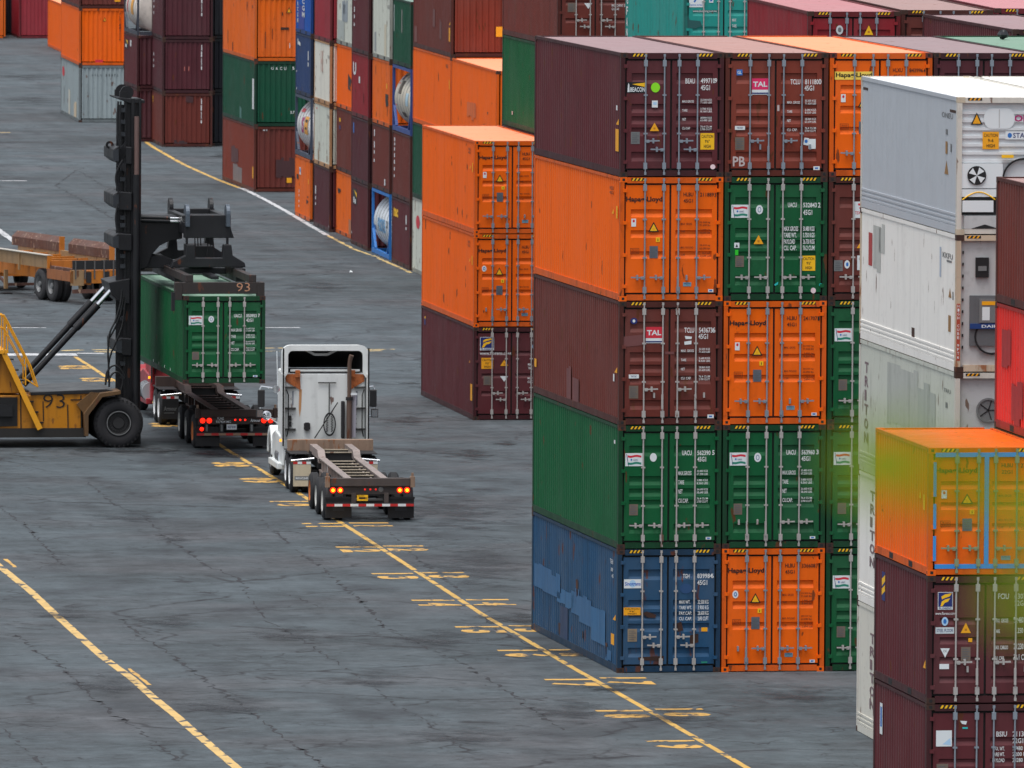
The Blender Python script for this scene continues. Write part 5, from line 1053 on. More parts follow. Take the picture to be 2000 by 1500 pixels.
for v in (215, 238, 262, 330, 350, 425, 440, 500, 520, 600, 622, 710, 735):
    b = MB(); q = HF.px(241, v, .85); b.box(q.x-.09, q.x+.05, .8, .95, q.z-.06, q.z+.06, MLIGHT); b.build('hose_clamp', hd)
for Y in (1.5, 2.4):
    b = MB()
    for dx in (0, .05): b.box(mx0+.2+dx, mx0+.23+dx, Y, Y+.04, 1.2, mzt, MLIGHT)
    b.build('lift_chain', hd)
# tilt cylinders
for Y in (1.0, 2.7):
    b = MB(); b.tube([HF.px(50, 742, 1.0).xz.to_3d() if 0 else Vector((HF.px(46, 752, 1.0).x, Y, HF.px(46, 752, 1.0).z)), Vector((HF.px(154, 635, 1.0).x, Y, HF.px(154, 635, 1.0).z))], .09, MSTEEL, 16)
    q0, q1, q2, q3 = [Vector((HF.px(u, v, 1.0).x, Y, HF.px(u, v, 1.0).z)) for u, v in ((148, 641), (191, 595), (192, 594), (216, 568))]
    b.tube([q0, q1], .12, MSTEEL, 16); o = b.build('tilt_cylinder', hd, smooth=True)
    b = MB(); b.tube([q1, q3], .07, CHROME, 14); b.build('piston_rod', o, smooth=True)
hprism([(205, 548), (246, 540), (246, 590), (228, 588), (210, 572)], .75, 3.0, MSTEEL, Yc=1.8).build('tilt_bracket', hd, bevel=.02)
b = MB()
for Y, pts in ((.6, [(231, 198), (229, 230), (230, 262), (236, 290)]), (.62, [(236, 198), (234, 235), (236, 285)]), (.6, [(240, 312), (230, 330), (226, 350), (232, 378)]), (.55, [(230, 398), (226, 425), (229, 452)]),
               (.5, [(238, 566), (236, 590), (226, 625), (214, 652), (211, 690), (212, 722), (206, 750)]), (.58, [(242, 580), (236, 612), (224, 642), (212, 662)]), (.5, [(206, 752), (208, 730), (216, 717), (226, 714), (236, 722), (244, 736)]), (.45, [(213, 756), (215, 737), (224, 727), (234, 730), (240, 745), (236, 762)]), (.7, [(245, 590), (238, 640), (214, 700), (213, 748)])):
    P = [HF.px(u, v, Y) for u, v in pts]; Q = []
    for i in range(len(P)-1):
        for k in range(4):
            t = k/4; p0, p1, p2, p3 = P[max(0, i-1)], P[i], P[i+1], P[min(len(P)-1, i+2)]
            Q.append(.5*((2*p1)+(p2-p0)*t+(2*p0-5*p1+4*p2-p3)*t*t+(3*p1-p0-3*p2+p3)*t*t*t))
    Q.append(P[-1]); b = MB(); b.tube(Q, .03, HOSE, 7); b.build('hydraulic_hose', hd, smooth=True)
# steps and rails
b = MB()
for Y in (.02, .7): b.beam(HF.px(8, 690, .05).xyz*1 if Y < .1 else Vector((HF.px(8, 690, .05).x, Y, HF.px(8, 690, .05).z)), Vector((HF.px(78, 838, .05).x, Y, HF.px(78, 838, .05).z)), .07, .16, CYEL2)
st = b.build('stair_stringer', hd)
for i in range(7):
    t = (i+.6)/7.2; q = HF.px(8, 690, .05).lerp(HF.px(78, 838, .05), t); b = MB(); b.box(q.x-.03, q.x+.2, .05, .68, q.z-.02, q.z+.02, MSTEEL); b.build('stair_tread', st)
for Y, dx in ((.0, 0), (.72, 0)):
    P = [HF.px(u, v, 0) for u, v in ((74, 756), (60, 715), (16, 630), (8, 616), (-8, 614), (-70, 614))]
    b = MB(); b.tube([Vector((p.x, Y, p.z)) for p in P], .025, CYEL2, 8)
    P2 = [HF.px(u, v, 0) for u, v in ((74, 756), (50, 740), (50, 718), (8, 640), (-70, 640))]
    b.tube([Vector((p.x, Y, p.z)) for p in P2], .02, CYEL2, 8)
    for u, v0, v1 in ((8, 616, 690), (15, 628, 690), (50, 700, 752)):
        a_, c_ = HF.px(u, v0, 0), HF.px(u, v1, 0); b.tube([(a_.x, Y, a_.z), (c_.x, Y, c_.z)], .022, CYEL2, 8)
    b.build('handrail', hd, smooth=True)
hprism([(-110, 684), (14, 684), (14, 691), (-110, 691)], .0, 2.3, CYEL2).build('platform', hd)
b = hprism([(-150, 560), (-40, 560), (-30, 684), (-150, 684)], .5, 2.2, mat('cab_glass', (40, 48, 56), .1)); b.build('cab', hd, bevel=.05)
# carriage arm, head and spreader
ap = [(268, 421), (345, 421), (356, 440), (356, 466), (332, 470), (312, 480), (297, 497), (288, 522), (268, 528)]
for Y0 in (1.25, 2.55): hprism(ap, Y0, Y0+.14, MSTEEL).build('carriage_arm', hd, bevel=.015)
P_ = [HF.px(u, v, 1.25) for u, v in ap]
b = MB(); b.box(P_[0].x, P_[1].x, 1.4, 2.54, P_[1].z-.25, P_[1].z-.02, MSTEEL); b.box(P_[0].x-.1, P_[0].x+.25, 1.4, 2.54, P_[8].z, P_[0].z, MSTEEL); b.build('carriage', hd)
for k, v in enumerate((424, 430)):
    b = MB(); a_, c_ = HF.px(272, v, 1.1), HF.px(332, v+2, 1.1); b.tube([a_, c_], .06, MSTEEL, 12); o = b.build('side_shift_cylinder', hd, smooth=True)
    b = MB(); b.tube([c_, HF.px(352, v+3, 1.1)], .04, CHROME, 12); b.build('piston_rod', o, smooth=True)
hprism([(268, 499), (320, 499), (340, 508), (350, 524), (318, 524), (268, 523)], 1.4, 2.5, MSTEEL2).build('lower_fork', hd, bevel=.02)
YN, YF = -.15, 4.15
h0, h1 = HF.px(360, 465, YN), HF.px(451, 420, YN)
hb = MB(); hb.box(h0.x, h1.x, YN, YN+.28, h0.z, h1.z, MSTEEL2); hb.box(h0.x, h1.x, YF-.28, YF, h0.z, h1.z, MSTEEL2)
for xa in (h0.x-.02, h1.x-.16): hb.box(xa, xa+.18, YN+.29, YF-.29, h0.z+.12, h1.z-.03, MSTEEL2)
hb.box(h0.x+.2, h1.x-.2, YN+.6, YN+.8, h1.z-.2, h1.z+.0, MSTEEL2)
hb.add([(h1.x, YN, h0.z+.3), (h1.x+.1, YN, h0.z), (h1.x, YN, h0.z), (h1.x, YN+.28, h0.z+.3), (h1.x+.1, YN+.28, h0.z), (h1.x, YN+.28, h0.z)], [(0, 1, 2), (3, 5, 4), (0, 3, 4, 1), (1, 4, 5, 2)], MSTEEL2)
hb.build('spreader_head', hd, bevel=.02)
LUG = mat('lug_blue_grey', (84, 94, 106), .4, .3, grime=.3)
for xa in (h0.x+.02, h1.x-.16):
    for Y, s in ((YN, 1), (YF, -1)):
        n = 10; rr = .3; zc = h1.z+.05
        poly = [(.32+rr*math.cos(math.pi*i/n), zc+rr*.9*math.sin(math.pi*i/n)) for i in range(n+1)]+[(0.02, h0.z+.35), (.62, h0.z+.35)]
        b = MB(); b.prism([(Y+s*a-.28*s, z) for a, z in poly], lambda a, c, sd: (xa+.12*sd, a, c), LUG if s > 0 else MSTEEL2); b.build('lug', hd, bevel=.01)
        b = MB(); b.beam((xa+.06, Y+s*.05, h0.z+.3), (xa+.06, Y+s*.05, HF.px(360, 492, YN).z), .07, .07, MSTEEL); b.build('hanger_rod', hd)
for k in range(6):
    x_ = h0.x+.45+.11*k+(.05 if k > 2 else 0); b = MB(); b.tube([(x_, 1.0+.2*(k % 3), h0.z), (x_+.02, 1.05+.2*(k % 3), h0.z-.3), (x_-.01, 1.0+.2*(k % 3), h0.z-.75)], .018, HOSE, 6); b.build('hydraulic_hose', hd)
sp_ = hd
xb = [(334, 522), (338, 511), (362, 499), (365, 478), (380, 478), (382, 504), (434, 504), (437, 478), (452, 478), (455, 499), (478, 513), (480, 522)]
for Y0 in (-.45, 4.1): hprism(xb, -.45, -.1, MSTEEL2) if 0 else None
Q_ = [HF.px(u, v, -.45) for u, v in xb]
for Y0 in (-.45, 4.1):
    b = MB(); b.prism([(p.x, p.z) for p in Q_], lambda a, c, s: (a, Y0+.35*s, c), MSTEEL2); b.build('spreader_crossbeam', hd, bevel=.02)
xl, xr = Q_[0].x+.06, Q_[-1].x-.36; zm = Q_[0].z
b = MB()
for xa in (xl, xr): b.box(xa, xa+.3, -.9, 4.9, zm-.42, zm-.02, MSTEEL2)
b.box(xl+.7, xr-.4, 1.2, 2.8, zm-.1, zm+.55, MSTEEL2); b.box(xl+.31, xr-.01, 1.4, 2.0, zm-.3, zm-.12, MSTEEL2); b.box(xl+1.1, xl+1.35, -.7, 1.3, zm-.35, zm-.25, MSTEEL2)
b.build('spreader_frame', hd, bevel=.015)
CY0 = -4.22
eb0, eb1 = HF.px(345, 574, CY0), HF.px(512, 551, CY0)
SPB = mat('spreader_brown_steel', (44, 38, 37), .55, grime=.4, rust=.28)
for xa in (HF.px(363, 540, CY0).x, HF.px(486, 540, CY0).x):
    b = MB(); b.box(xa, xa+.2, CY0+.2, 8.1, eb1.z-.02, eb1.z+.2, SPB); b.build('telescopic_arm', hd, bevel=.01)
for Y0 in (CY0-.1, 8.0):
    b = MB(); b.box(eb0.x+.06, eb1.x-.06, Y0, Y0+.24, eb0.z, eb1.z, SPB)
    for xa in (eb0.x-.06, eb1.x-.16): b.box(xa, xa+.22, Y0-.02, Y0+.3, eb0.z-.18, eb1.z+.0, SPB)
    for xa in (HF.px(363, 540, CY0).x, HF.px(486, 540, CY0).x): b.box(xa-.01, xa+.21, Y0+.0, Y0+.23, eb1.z+.003, eb1.z+.22, SPB)
    o = b.build('spreader_end_beam', hd, bevel=.012)
    if Y0 < 0:
        b = MB(); a_ = Vector((HF.px(462, 569, CY0-.1).x, Y0-.004, HF.px(462, 569, CY0-.1).z)); b.text('93', a_, Vector((.4, 0, 0)), Vector((0, 0, .25)), mat('chalk_orange', (190, 140, 110), .8), -.01); b.build('lettering', o)
for xa in (eb0.x-.06, eb1.x+.05):
    b = MB(); b.box(xa-.1, xa, CY0-.1, CY0+.06, eb0.z-.5, eb0.z+.05, MSTEEL2); b.build('corner_guide', hd)
    break
# the green container it carries
cpos = Vector((gx(357, 337.5, 665), 337.5, 0))
container(cpos, HYAW, L40, H8, 'green', 'green container numbered 850953 hanging from the black spreader', door='B', marks=M_UA('850953', '7', typ='42G1'), lvl=2.2, barm=GALVB, hazard=False, group=None,
          side=sidemarks(*[('scuff', [('r', WHT, .36+.12*k, .9, .37+.12*k, .93)]) for k in range(4)]))
# ---- road tractor
BK = mat('chassis_black', (30, 30, 33), .6, grime=.4)
LCORE = mat('tail_lamp_core', (255, 130, 20), .3, emit=4.0); LRED = mat('tail_lamp_red', (255, 30, 10), .3, emit=1.6); LRED2 = mat('small_lamp_red', (200, 30, 20), .3, emit=.8); LAMB = mat('marker_amber', (255, 150, 20), .3, emit=1.3)
ORUST = mat('orange_rust', (176, 96, 44), .8, fade=.6, grime=.7, rust=.5, rustcol=(.2, .06, .015), scale=4, streak=0)
STACK = mat('exhaust_brown', (104, 84, 74), .5, .3, grime=.4, rust=.25)
def tractor(org, yaw, col, label, flap):
    e = empty('road_tractor', org, yaw, label, 'truck')
    bm = mat('cab_paint_%d_%d' % (col[0], col[1]), col, .35, fade=.1, grime=.22); cream = mat('cab_back_%d' % col[1], tuple(int(c*.98) for c in col), .5, fade=.2, grime=.3, rust=.05)
    IN = mat('fairing_inside', (72, 72, 76), .7, grime=.4)
    b = MB(); b.box(-1.16, 1.16, 0, 2.3, 1.0, 3.22, cream); b.build('cab', e, bevel=.06)
    # roof fairing, open at the back
    def ring(hw, z0, z1, rc, y):
        n = 6; P = [(-hw, y, z0)]
        for i in range(n+1): a = math.pi-i/n*math.pi/2; P.append((-hw+rc+rc*math.cos(a), y, z1-rc+rc*math.sin(a)))
        for i in range(n+1): a = math.pi/2-i/n*math.pi/2; P.append((hw-rc+rc*math.cos(a), y, z1-rc+rc*math.sin(a)))
        return P+[(hw, y, z0)]
    o0, o1, o2 = ring(1.23, 3.0, 4.02, .22, -.12), ring(1.22, 3.0, 4.0, .25, .5), ring(1.08, 3.0, 3.3, .2, 2.3)
    i0, i1, i2 = ring(1.07, 3.22, 3.86, .14, -.12), ring(1.1, 3.22, 3.9, .2, .5), ring(.98, 3.1, 3.24, .1, 2.2)
    b = MB(); n = len(o0)
    for A, B_, mt in ((o0, o1, bm), (o1, o2, bm), (i0, i1, IN), (i1, i2, IN)):
        b.add(A+B_, [(k, k+1, n+k+1, n+k) for k in range(n-1)], mt)
    b.add(o0+i0, [(k, k+1, n+k+1, n+k) for k in range(n-1)], bm)
    b.add([(-1.0, 2.0, 3.22), (1.0, 2.0, 3.22), (1.05, .05, 3.24), (-1.05, .05, 3.24)], [(0, 1, 2, 3)], IN)
    b.build('roof_fairing', e, smooth=True)
    b = MB(); V = [(-.52, .3, 3.86), (-.28, .3, 3.73), (.1, .3, 3.73), (.36, .3, 3.86)]
    for p, q in zip(V, V[1:]): b.beam(p, q, .05, .07, cream)
    b.build('fairing_brace', e)
    b = MB(); b.box(-1.0, 1.0, -.02, .06, 3.26, 3.32, cream); b.build('fairing_rail', e)
    for s in (-1, 1):
        b = MB(); b.box(min(s*1.18, s*1.24), max(s*1.18, s*1.24), -.34, .3, 1.15, 3.2, bm); b.box(min(s*1.2, s*1.245), max(s*1.2, s*1.245), -.36, -.335, 1.15, 3.95, BLK); b.build('side_extender', e)
        b = MB()
        sx = 1 if s < 0 else -1
        b.add([(s*1.13, -.03, 3.18), (s*.72, -.03, 3.2), (s*.7, -.03, 2.72), (s*1.13, -.03, 2.98)], [(0, 1, 2, 3)], ORUST); b.box(min(s*.86, s*.72), max(s*.86, s*.72), -.1, -.032, 3.1, 3.3, ORUST); b.build('rusty_bracket', e)
        for z in (2.78, 2.18, 1.58):
            b = MB(); b.box(min(s*1.16, s*.84), max(s*1.16, s*.84), -.09, -.0, z, z+.05, mat('step_dark', (70, 70, 70), .6, .3)); b.build('step_bar', e)
        b = MB(); b.tube([(s*1.1, -.1, 1.4), (s*1.06, -.14, 1.6), (s*1.06, -.14, 2.6), (s*1.12, -.08, 2.75)], .018, BLK, 6); b.build('grab_rail', e)
        b = MB(); b.box(s*.92-.012, s*.92+.012, -.02, .0, 2.3, 2.7, mat('strap_blue_grey', (90, 100, 120), .6)); b.build('strap', e)
    b = MB()
    for i in range(12): b.box(-.93, -.915, -.014, .0, 1.5+i*.13, 1.52+i*.13, PLATE); b.box(.9, .915, -.014, .0, 1.5+i*.13, 1.52+i*.13, PLATE)
    b.build('rivet_row', e)
    if flap:
        b = MB(); b.add([(-.74, -.003, 2.75), (-.66, -.003, 2.75), (-.68, -.003, 2.2), (-.72, -.003, 1.95), (-.75, -.003, 2.2)], [(0, 1, 2, 3, 4)], mat('rust_streak', (190, 140, 96), .7)); b.build('rust_streak', e)
    # exhaust, hoses, boxes on the back of the cab
    b = MB(); b.tube([(.68, -.22, 1.35), (.68, -.22, 2.55)], .075, STACK, 14); b.tube([(.68, -.22, 2.55), (.68, -.22, 3.45), (.7, -.24, 3.62), (.74, -.26, 3.74)], [.06, .06, .065, .07], STACK, 14); b.lathe([(0, .1), (.09, .1)], (.68, -.22, 2.45), (0, 0, 1), BK, 14); b.build('exhaust_stack', e, smooth=True)
    b = MB(); b.box(.46, .56, -.2, -.02, 1.35, 2.42, BK); b.build('intake_pipe', e, bevel=.03)
    b = MB(); b.add([(.74, -.2, 1.38), (.86, -.3, 1.38), (.88, -.3, 2.6), (.76, -.2, 2.65)], [(0, 1, 2, 3)], mat('heat_shield', (168, 166, 178), .4, .5)); b.box(.72, .9, -.3, -.28, 2.6, 2.66, SWHITE); b.build('heat_shield', e)
    b = MB(); b.lathe([(-.02, .16), (-.02, .19), (.02, .19), (.02, .16)], (.13, -.1, 1.75), (0, 1, 0), HOSE, 24)
    b.v = [(x if abs(x-.13) < .0 else .13+(x-.13)*.95, y, 1.75+(z-1.75)*1.8) for x, y, z in b.v]; b.build('air_hose', e)
    b = MB()
    for x0 in (.06, .2): b.tube([(x0+.03*math.cos(i*1.57), -.09+.03*math.sin(i*1.57), 2.0-i*.012) for i in range(40)], .008, HOSE, 5)
    b.build('coiled_hose', e)
    b = MB(); b.beam((-.3, -.1, 1.35), (.36, -.12, 2.38), .03, .03, BK); b.build('support_rod', e)
    b = MB(); b.beam((.12, -.04, 2.05), (.12, -.04, 2.92), .025, .025, BK); b.beam((-.2, -.04, 2.94), (.32, -.04, 2.94), .025, .03, BK); b.build('hose_hanger', e)
    b = MB(); b.box(-.6, -.43, -.1, 0, 1.6, 1.78, BK); b.box(-.57, -.46, -.12, 0, 1.57, 1.8, BK); b.build('socket_box', e)
    b = MB(); b.box(-1.03, -.96, -.06, 0, 1.68, 1.83, BK); b.box(-1.03, -.96, -.06, 0, 1.86, 2.0, BK); b.build('work_lamp', e)
    # hood, fenders, skirts
    b = MB(); b.prism([(2.28, 1.0), (5.2, .95), (5.3, 1.45), (5.0, 1.85), (3.2, 2.1), (2.28, 2.12)], lambda a, c, s: (-.92+1.84*s, a, c), bm); b.build('hood', e, bevel=.08)
    b = MB(); b.prism([(2.28, 2.12), (2.9, 2.1), (2.31, 3.0)], lambda a, c, s: (-1.0+2*s, a, c), mat('windscreen', (30, 36, 42), .08)); b.build('windscreen', e)
    for s in (-1, 1):
        n = 12; poly = [(4.25+.78*math.cos(math.pi*i/n), .62+.82*math.sin(math.pi*i/n)) for i in range(n+1)]+[(4.25-.6*math.cos(math.pi*i/n), .62+.6*math.sin(math.pi*i/n)) for i in range(n+1)]
        b = MB(); b.prism(poly, lambda a, c, sd: (s*(1.24-.45*sd), a, c), bm); b.build('front_fender', e, bevel=.04)
        b = MB(); b.prism([(-.02, .55), (3.4, .5), (3.46, 1.25), (2.5, 1.42), (-.02, 1.3)], lambda a, c, sd: (s*(1.22-.1*sd), a, c), bm); b.build('side_skirt', e, bevel=.03)
        b = MB(); b.prism([(.2, .44), (3.3, .4), (3.3, .58), (.2, .62)], lambda a, c, sd: (s*(1.34-.2*sd), a, c), bm); b.build('step', e, bevel=.02)
        wheel(e, (s*1.2, 4.25, .52), .52, .3, PLATE, side=s)
        for yy in (-1.35, -2.68):
            wheel(e, (s*1.24, yy, .52), .52, .27, WHT if s < 0 else PLATE, side=s); wheel(e, (s*.92, yy, .52), .52, .27, BK, side=s)
        b = MB(); x0 = s*1.2
        b.tube([(x0, 2.5, 2.62), (s*1.62, 2.5, 2.68), (s*1.66, 2.5, 2.6), (s*1.66, 2.5, 1.86), (s*1.2, 2.5, 1.72)], .022, CHROME, 8); b.build('mirror_arm', e, smooth=True)
        b = MB(); b.box(s*1.62-.1, s*1.62+.1, 2.44, 2.56, 2.08, 2.58, BK); b.build('mirror', e, bevel=.03)
        b = MB(); b.box(s*1.66-.1, s*1.66+.1, 2.42, 2.56, 1.78, 2.02, BK); b.quad((s*1.66-.085, 2.415, 1.8), (s*1.66+.085, 2.415, 1.8), (s*1.66+.085, 2.415, 2.0), (s*1.66-.085, 2.415, 2.0), CHROME); b.build('wide_angle_mirror', e)
        b = MB(); b.lathe([(0, .001), (.02, .1), (.08, .14), (.16, .1), (.18, .001)], (s*1.4, 3.2, 1.78), (0, 1, 0), CHROME, 18); b.beam((s*1.4, 3.3, 1.78), (s*1.05, 3.4, 1.55), .03, .03, CHROME); b.build('hood_mirror', e, smooth=True)
        b = MB(); b.lathe([(0, .001), (0, .11), (.1, .09), (.16, .001)], (s*1.3, 1.2, 2.68), (0, 1, 0), CHROME, 18); b.build('spot_lamp', e, smooth=True)
        b = MB(); b.box(s*1.26-.035, s*1.26+.035, -.03, .05, 1.25, 1.32, LAMB); b.build('marker_lamp', e)
        b = MB(); b.tube([(s*.6, -3.42, 1.0), (s*1.26, -3.45, .94)], .035, CHROME, 10); b.build('flap_hanger', e, smooth=True)
        fm = mat('flap_cream', (196, 184, 160), .7, grime=.4) if flap else BK
        b = MB(); b.box(s*.95-.25, s*.95+.25, -3.5, -3.48, .22, .84, fm); o = b.build('mud_flap', e)
        b = MB()
        for k in range(4): b.box(s*.95-.25+.125*k, s*.95-.25+.125*(k+1), -3.505, -3.5, .85, .92, mat('reflector_red', (190, 40, 40), .5) if k % 2 == 0 else SWHITE)
        b.build('reflector_strip', o)
        b = MB()
        if flap: b.text('FREIGHTLINER', (s*.95-.18, -3.506, .42), (.36, 0, 0), (0, 0, .06), SWHITE, .02); b.box(s*.95-.21, s*.95+.21, -3.503, -3.5, .39, .51, PLATE)
        else: b.text('Armour', (s*.95-.2, -3.506, .48), (.4, 0, 0), (0, 0, .13), PLATE, .02); b.box(s*.95-.2, s*.95+.12, -3.503, -3.5, .4, .42, PLATE)
        b.build('lettering', o)
        b = MB(); b.lathe([(0, .001), (0, .3), (1.3, .3), (1.3, .001)], (s*.95, 1.0, .72), (0, 1, 0), mat('tank_aluminium', (214, 220, 228), .3, .6), 24)
        for k in range(4): b.lathe([(.2+.3*k, .302), (.2+.3*k, .31), (.26+.3*k, .31), (.26+.3*k, .302)], (s*.95, 1.0, .72), (0, 1, 0), BK, 24)
        tk = b.build('fuel_tank', e, smooth=True)
        if not flap: tk.location = (s*.22, -.7, .1)
    b = MB()
    for xa in (-.5, .36): b.box(xa, xa+.14, -3.5, 4.9, .72, 1.0, BK)
    b.box(-.6, .6, -2.4, -1.5, 1.01, 1.12, BK); b.box(-1.2, 1.2, -3.0, -.9, 1.03, 1.06, BK) if 0 else None
    b.box(-.9, .9, -1.5, -1.2, .4, .62, BK); b.box(-.9, .9, -2.8, -2.55, .4, .62, BK); b.build('chassis_rails', e)
    for s in (-1, 1):
        b = MB(); b.box(min(s*.68, s*1.24), max(s*.68, s*1.24), -3.0, -.8, 1.09, 1.11, BK); b.build('wheel_guard', e)
    b = MB(); b.tube([(-1.22, 1.6, 2.5), (-1.25, 1.6, 3.75)], .012, SWHITE, 5); b.build('antenna', e)
    if flap:
        b = MB(); b.add([(-1.166, .6, 2.6), (-1.166, 1.0, 2.75), (-1.166, .5, 1.9), (-1.166, .4, 1.9)], [(0, 1, 2, 3)], SRED); b.build('side_stripe', e)
    return e
def chassis(org, yaw, label, steel, plate_, dark, group=None):
    e = empty('container_chassis_trailer', org, yaw, label, 'trailer', group)
    cross = mat('crossbar_pale', (176, 164, 146), .6, fade=.2, grime=.5, rust=.1) if not dark else steel  # dark variant: steel toned down for the shadow it stands in
    for s in (-1, 1):
        b = MB(); x = s*.5
        for x0, x1, z0, z1 in ((x-.1, x+.1, 1.09, 1.12), (x-.012, x+.012, .78, 1.09), (x-.09, x+.09, .75, .78)): b.box(x0, x1, .12, 9.4, z0, z1, steel)
        for a, c in ((9.4, 9.75),): b.prism([(a, .95), (a, 1.12), (c, 1.3), (c, 1.05)], lambda p, q, sd: (x-.1+.2*sd, p, q), steel)
        b.box(x-.1, x+.1, 9.75, 12.3, 1.06, 1.3, steel)
        for k in range(9): b.box(min(x, x+s*.1), max(x, x+s*.1), .8+k*.95, .83+k*.95, .79, 1.085, steel)
        b.build('main_rail', e)
    for k in range(10):
        y = .9+k*1.13
        if 9.1 < y < 9.9: continue
        z = 1.0 if y < 9.4 else 1.17
        b = MB(); b.box(-.39, .39, y, y+.1, z+.035, z+.06, cross); b.box(-.39, .39, y+.04, y+.06, z-.34, z+.035, BK); b.build('cross_member', e)  # tall black web paints in the shade between the bars
    b = MB(); b.tube([(.3, 1.2, .98), (.3, 8.8, .98)], .03, steel, 6); b.build('air_pipe', e)
    b = MB(); b.box(-1.22, 1.22, 12.31, 12.6, 1.05, 1.42, RUSTY if not dark else steel); b.build('front_bolster', e, bevel=.01)
    b = MB(); b.box(-1.1, 1.1, 0, .2, .98, 1.2, steel if dark else mat('bolster_rust', (76, 68, 66), .65, grime=.6, rust=.22)); b.build('rear_bolster', e, bevel=.01)
    for s in (-1, 1):
        b = MB(); b.box(s*1.17-.06, s*1.17+.06, -.02, .22, .95, 1.24, RUSTY if not dark else steel); b.box(s*1.17-.03, s*1.17+.03, .05, .15, 1.24, 1.34, RUSTY); b.build('twist_lock', e)
    b = MB(); b.box(-1.15, 1.15, .06, .12, .76, .975, steel if dark else mat('lamp_panel_dark', (58, 52, 52), .6, grime=.5, rust=.1)); b.build('lamp_panel', e)
    ls = [(-1.02, LRED), (-.82, LRED), (.82, LRED), (1.02, LRED)]
    for x, mt in ls:
        b = MB(); b.lathe([(0, .078), (-.02, .072), (-.022, .05)], (x, .055, .87), (0, 1, 0), mt, 18); b.lathe([(-.022, .05), (-.026, .001)], (x, .055, .87), (0, 1, 0), mt if dark else LCORE, 18)
        if not dark:
            for i in range(8): a = i*.785; b.box(x+.05*math.cos(a)-.008, x+.05*math.cos(a)+.008, .022, .03, .87+.05*math.sin(a)-.008, .87+.05*math.sin(a)+.008, BK)
        b.build('tail_lamp', e)
    for k in range(3):
        b = MB(); b.lathe([(0, .028), (-.015, .001)], (-.14+.15*k+(.1 if dark else 0), .055, .89), (0, 1, 0), LRED if dark else LRED2, 12); b.build('marker_lamp', e)
    if dark:
        b = MB(); b.text('FLHZ', (-.58, .05, .9), (.2, 0, 0), (0, 0, .07), SWHITE, .01); b.text('937424 MC', (-.62, .05, .8), (.45, 0, 0), (0, 0, .07), SWHITE, .01); b.text('Armour', (.42, .05, .83), (.3, 0, 0), (0, 0, .09), SWHITE, .02); b.build('lettering', e)
        b = MB(); b.lathe([(0, .06), (-.02, .001)], (-1.05, .0, .62), (0, 1, 0), LRED, 14); b.build('marker_lamp', e)
    else:
        b = MB(); b.lathe([(0, .07), (-.01, .001)], (.3, .055, .89), (0, 1, 0), PLATE, 16); b.build('makers_badge', e)
    b = MB(); x0 = -.36 if not dark else -.3
    b.box(x0, x0+.3, .02, .03, .58 if not dark else .6, .74 if not dark else .76, YEL if not dark else SWHITE)
    if dark: b.text('X257 01W', (x0+.03, .016, .64), (.24, 0, 0), (0, 0, .08), NAVY, .02)
    else: b.box(x0+.05, x0+.24, .016, .019, .63, .68, INK); b.box(x0+.02, x0+.2, .016, .019, .71, .722, INK); b.box(x0+.26, x0+.28, .016, .019, .62, .68, INK)
    b.build('licence_plate', e)
    for x in (-.45, .45):
        b = MB(); b.box(x-.06, x+.06, .02, .1, .5, .8, mat('bolster_rust', (76, 68, 66)) if not dark else BK); b.build('bumper_post', e)
    b = MB(); b.box(-1.2, 1.2, -.03, .07, .42, .52, BK); o = b.build('rear_bumper', e)
    b = MB(); n = 11
    for k in range(n):
        mt = mat('reflector_red', (190, 40, 40), .5) if k % 2 == 0 else (SWHITE if not dark else mat('reflector_dull', (150, 120, 100), .6))
        b.box(-1.2+2.4*k/n, -1.2+2.4*(k+1)/n, -.034, -.03, .43, .5, mt)
    b.build('reflector_strip', o)
    if dark:
        b = MB()
        for x in (-.9, -.45, .45): b.box(x-.03, x+.03, .01, .02, .55, .75, PLATE)
        b.build('reflector_strip', e)
    for s in (-1, 1):
        b = MB(); b.box(s*.86-.36, s*.86+.36, .12, .15, .1, .62, BK); b.box(s*.86-.38, s*.86+.38, .1, .17, .62, .68, BK); o = b.build('mud_flap', e)
        b = MB()
        if dark: b.text('Armour' if s > 0 else 'TCHLT', (s*.86-.12, .114, .4), (.36, 0, 0), (0, 0, .1), PLATE, .01)
        else: b.box(s*.86-.16, s*.86+.16, .114, .119, .3, .42, mat('flap_print', (52, 54, 60), .7))
        b.build('lettering' if dark else 'flap_print', o)
        for k, yy in enumerate((.95, 2.95, 4.95)):
            rm = (mat('rim_rusty_orange', (196, 110, 50), .6, grime=.4, rust=.3) if (k == (0 if dark else 2) and s < 0) else mat('rim_white', (200, 200, 196), .5, grime=.3))
            wheel(e, (s*1.24, yy, .51), .51, .27, rm, side=s); wheel(e, (s*.92, yy, .51), .51, .27, BK, side=s)
        b = MB(); b.box(s*.5-.06, s*.5+.06, .6, 5.4, .5, .74, BK); b.build('suspension_beam', e)
        b = MB(); b.beam((s*.55, 9.0, .8), (s*.55, 9.0, .25), .1, .1, steel); b.box(s*.55-.12, s*.55+.12, 8.88, 9.12, .2, .25, steel); b.build('landing_leg', e)
        b = MB(); b.box(s*.62-.05, s*.62+.05, 6.0, 6.1, .72, .82, LAMB); b.build('marker_lamp', e)
        b = MB(); b.box(s*.515-.004+s*.01, s*.515+.004+s*.01, 7.2, 7.9, .82, 1.06, SWHITE if not dark else PLATE); b.build('label_sticker', e)
    for yy in (.95, 2.95, 4.95):
        b = MB(); b.tube([(-.7, yy, .51), (.7, yy, .51)], .07, BK, 10); b.build('axle', e)
    return e
WYAW = R(6.0)
wt = Vector((gx(722, 312.8, 1018), 312.8, 0))
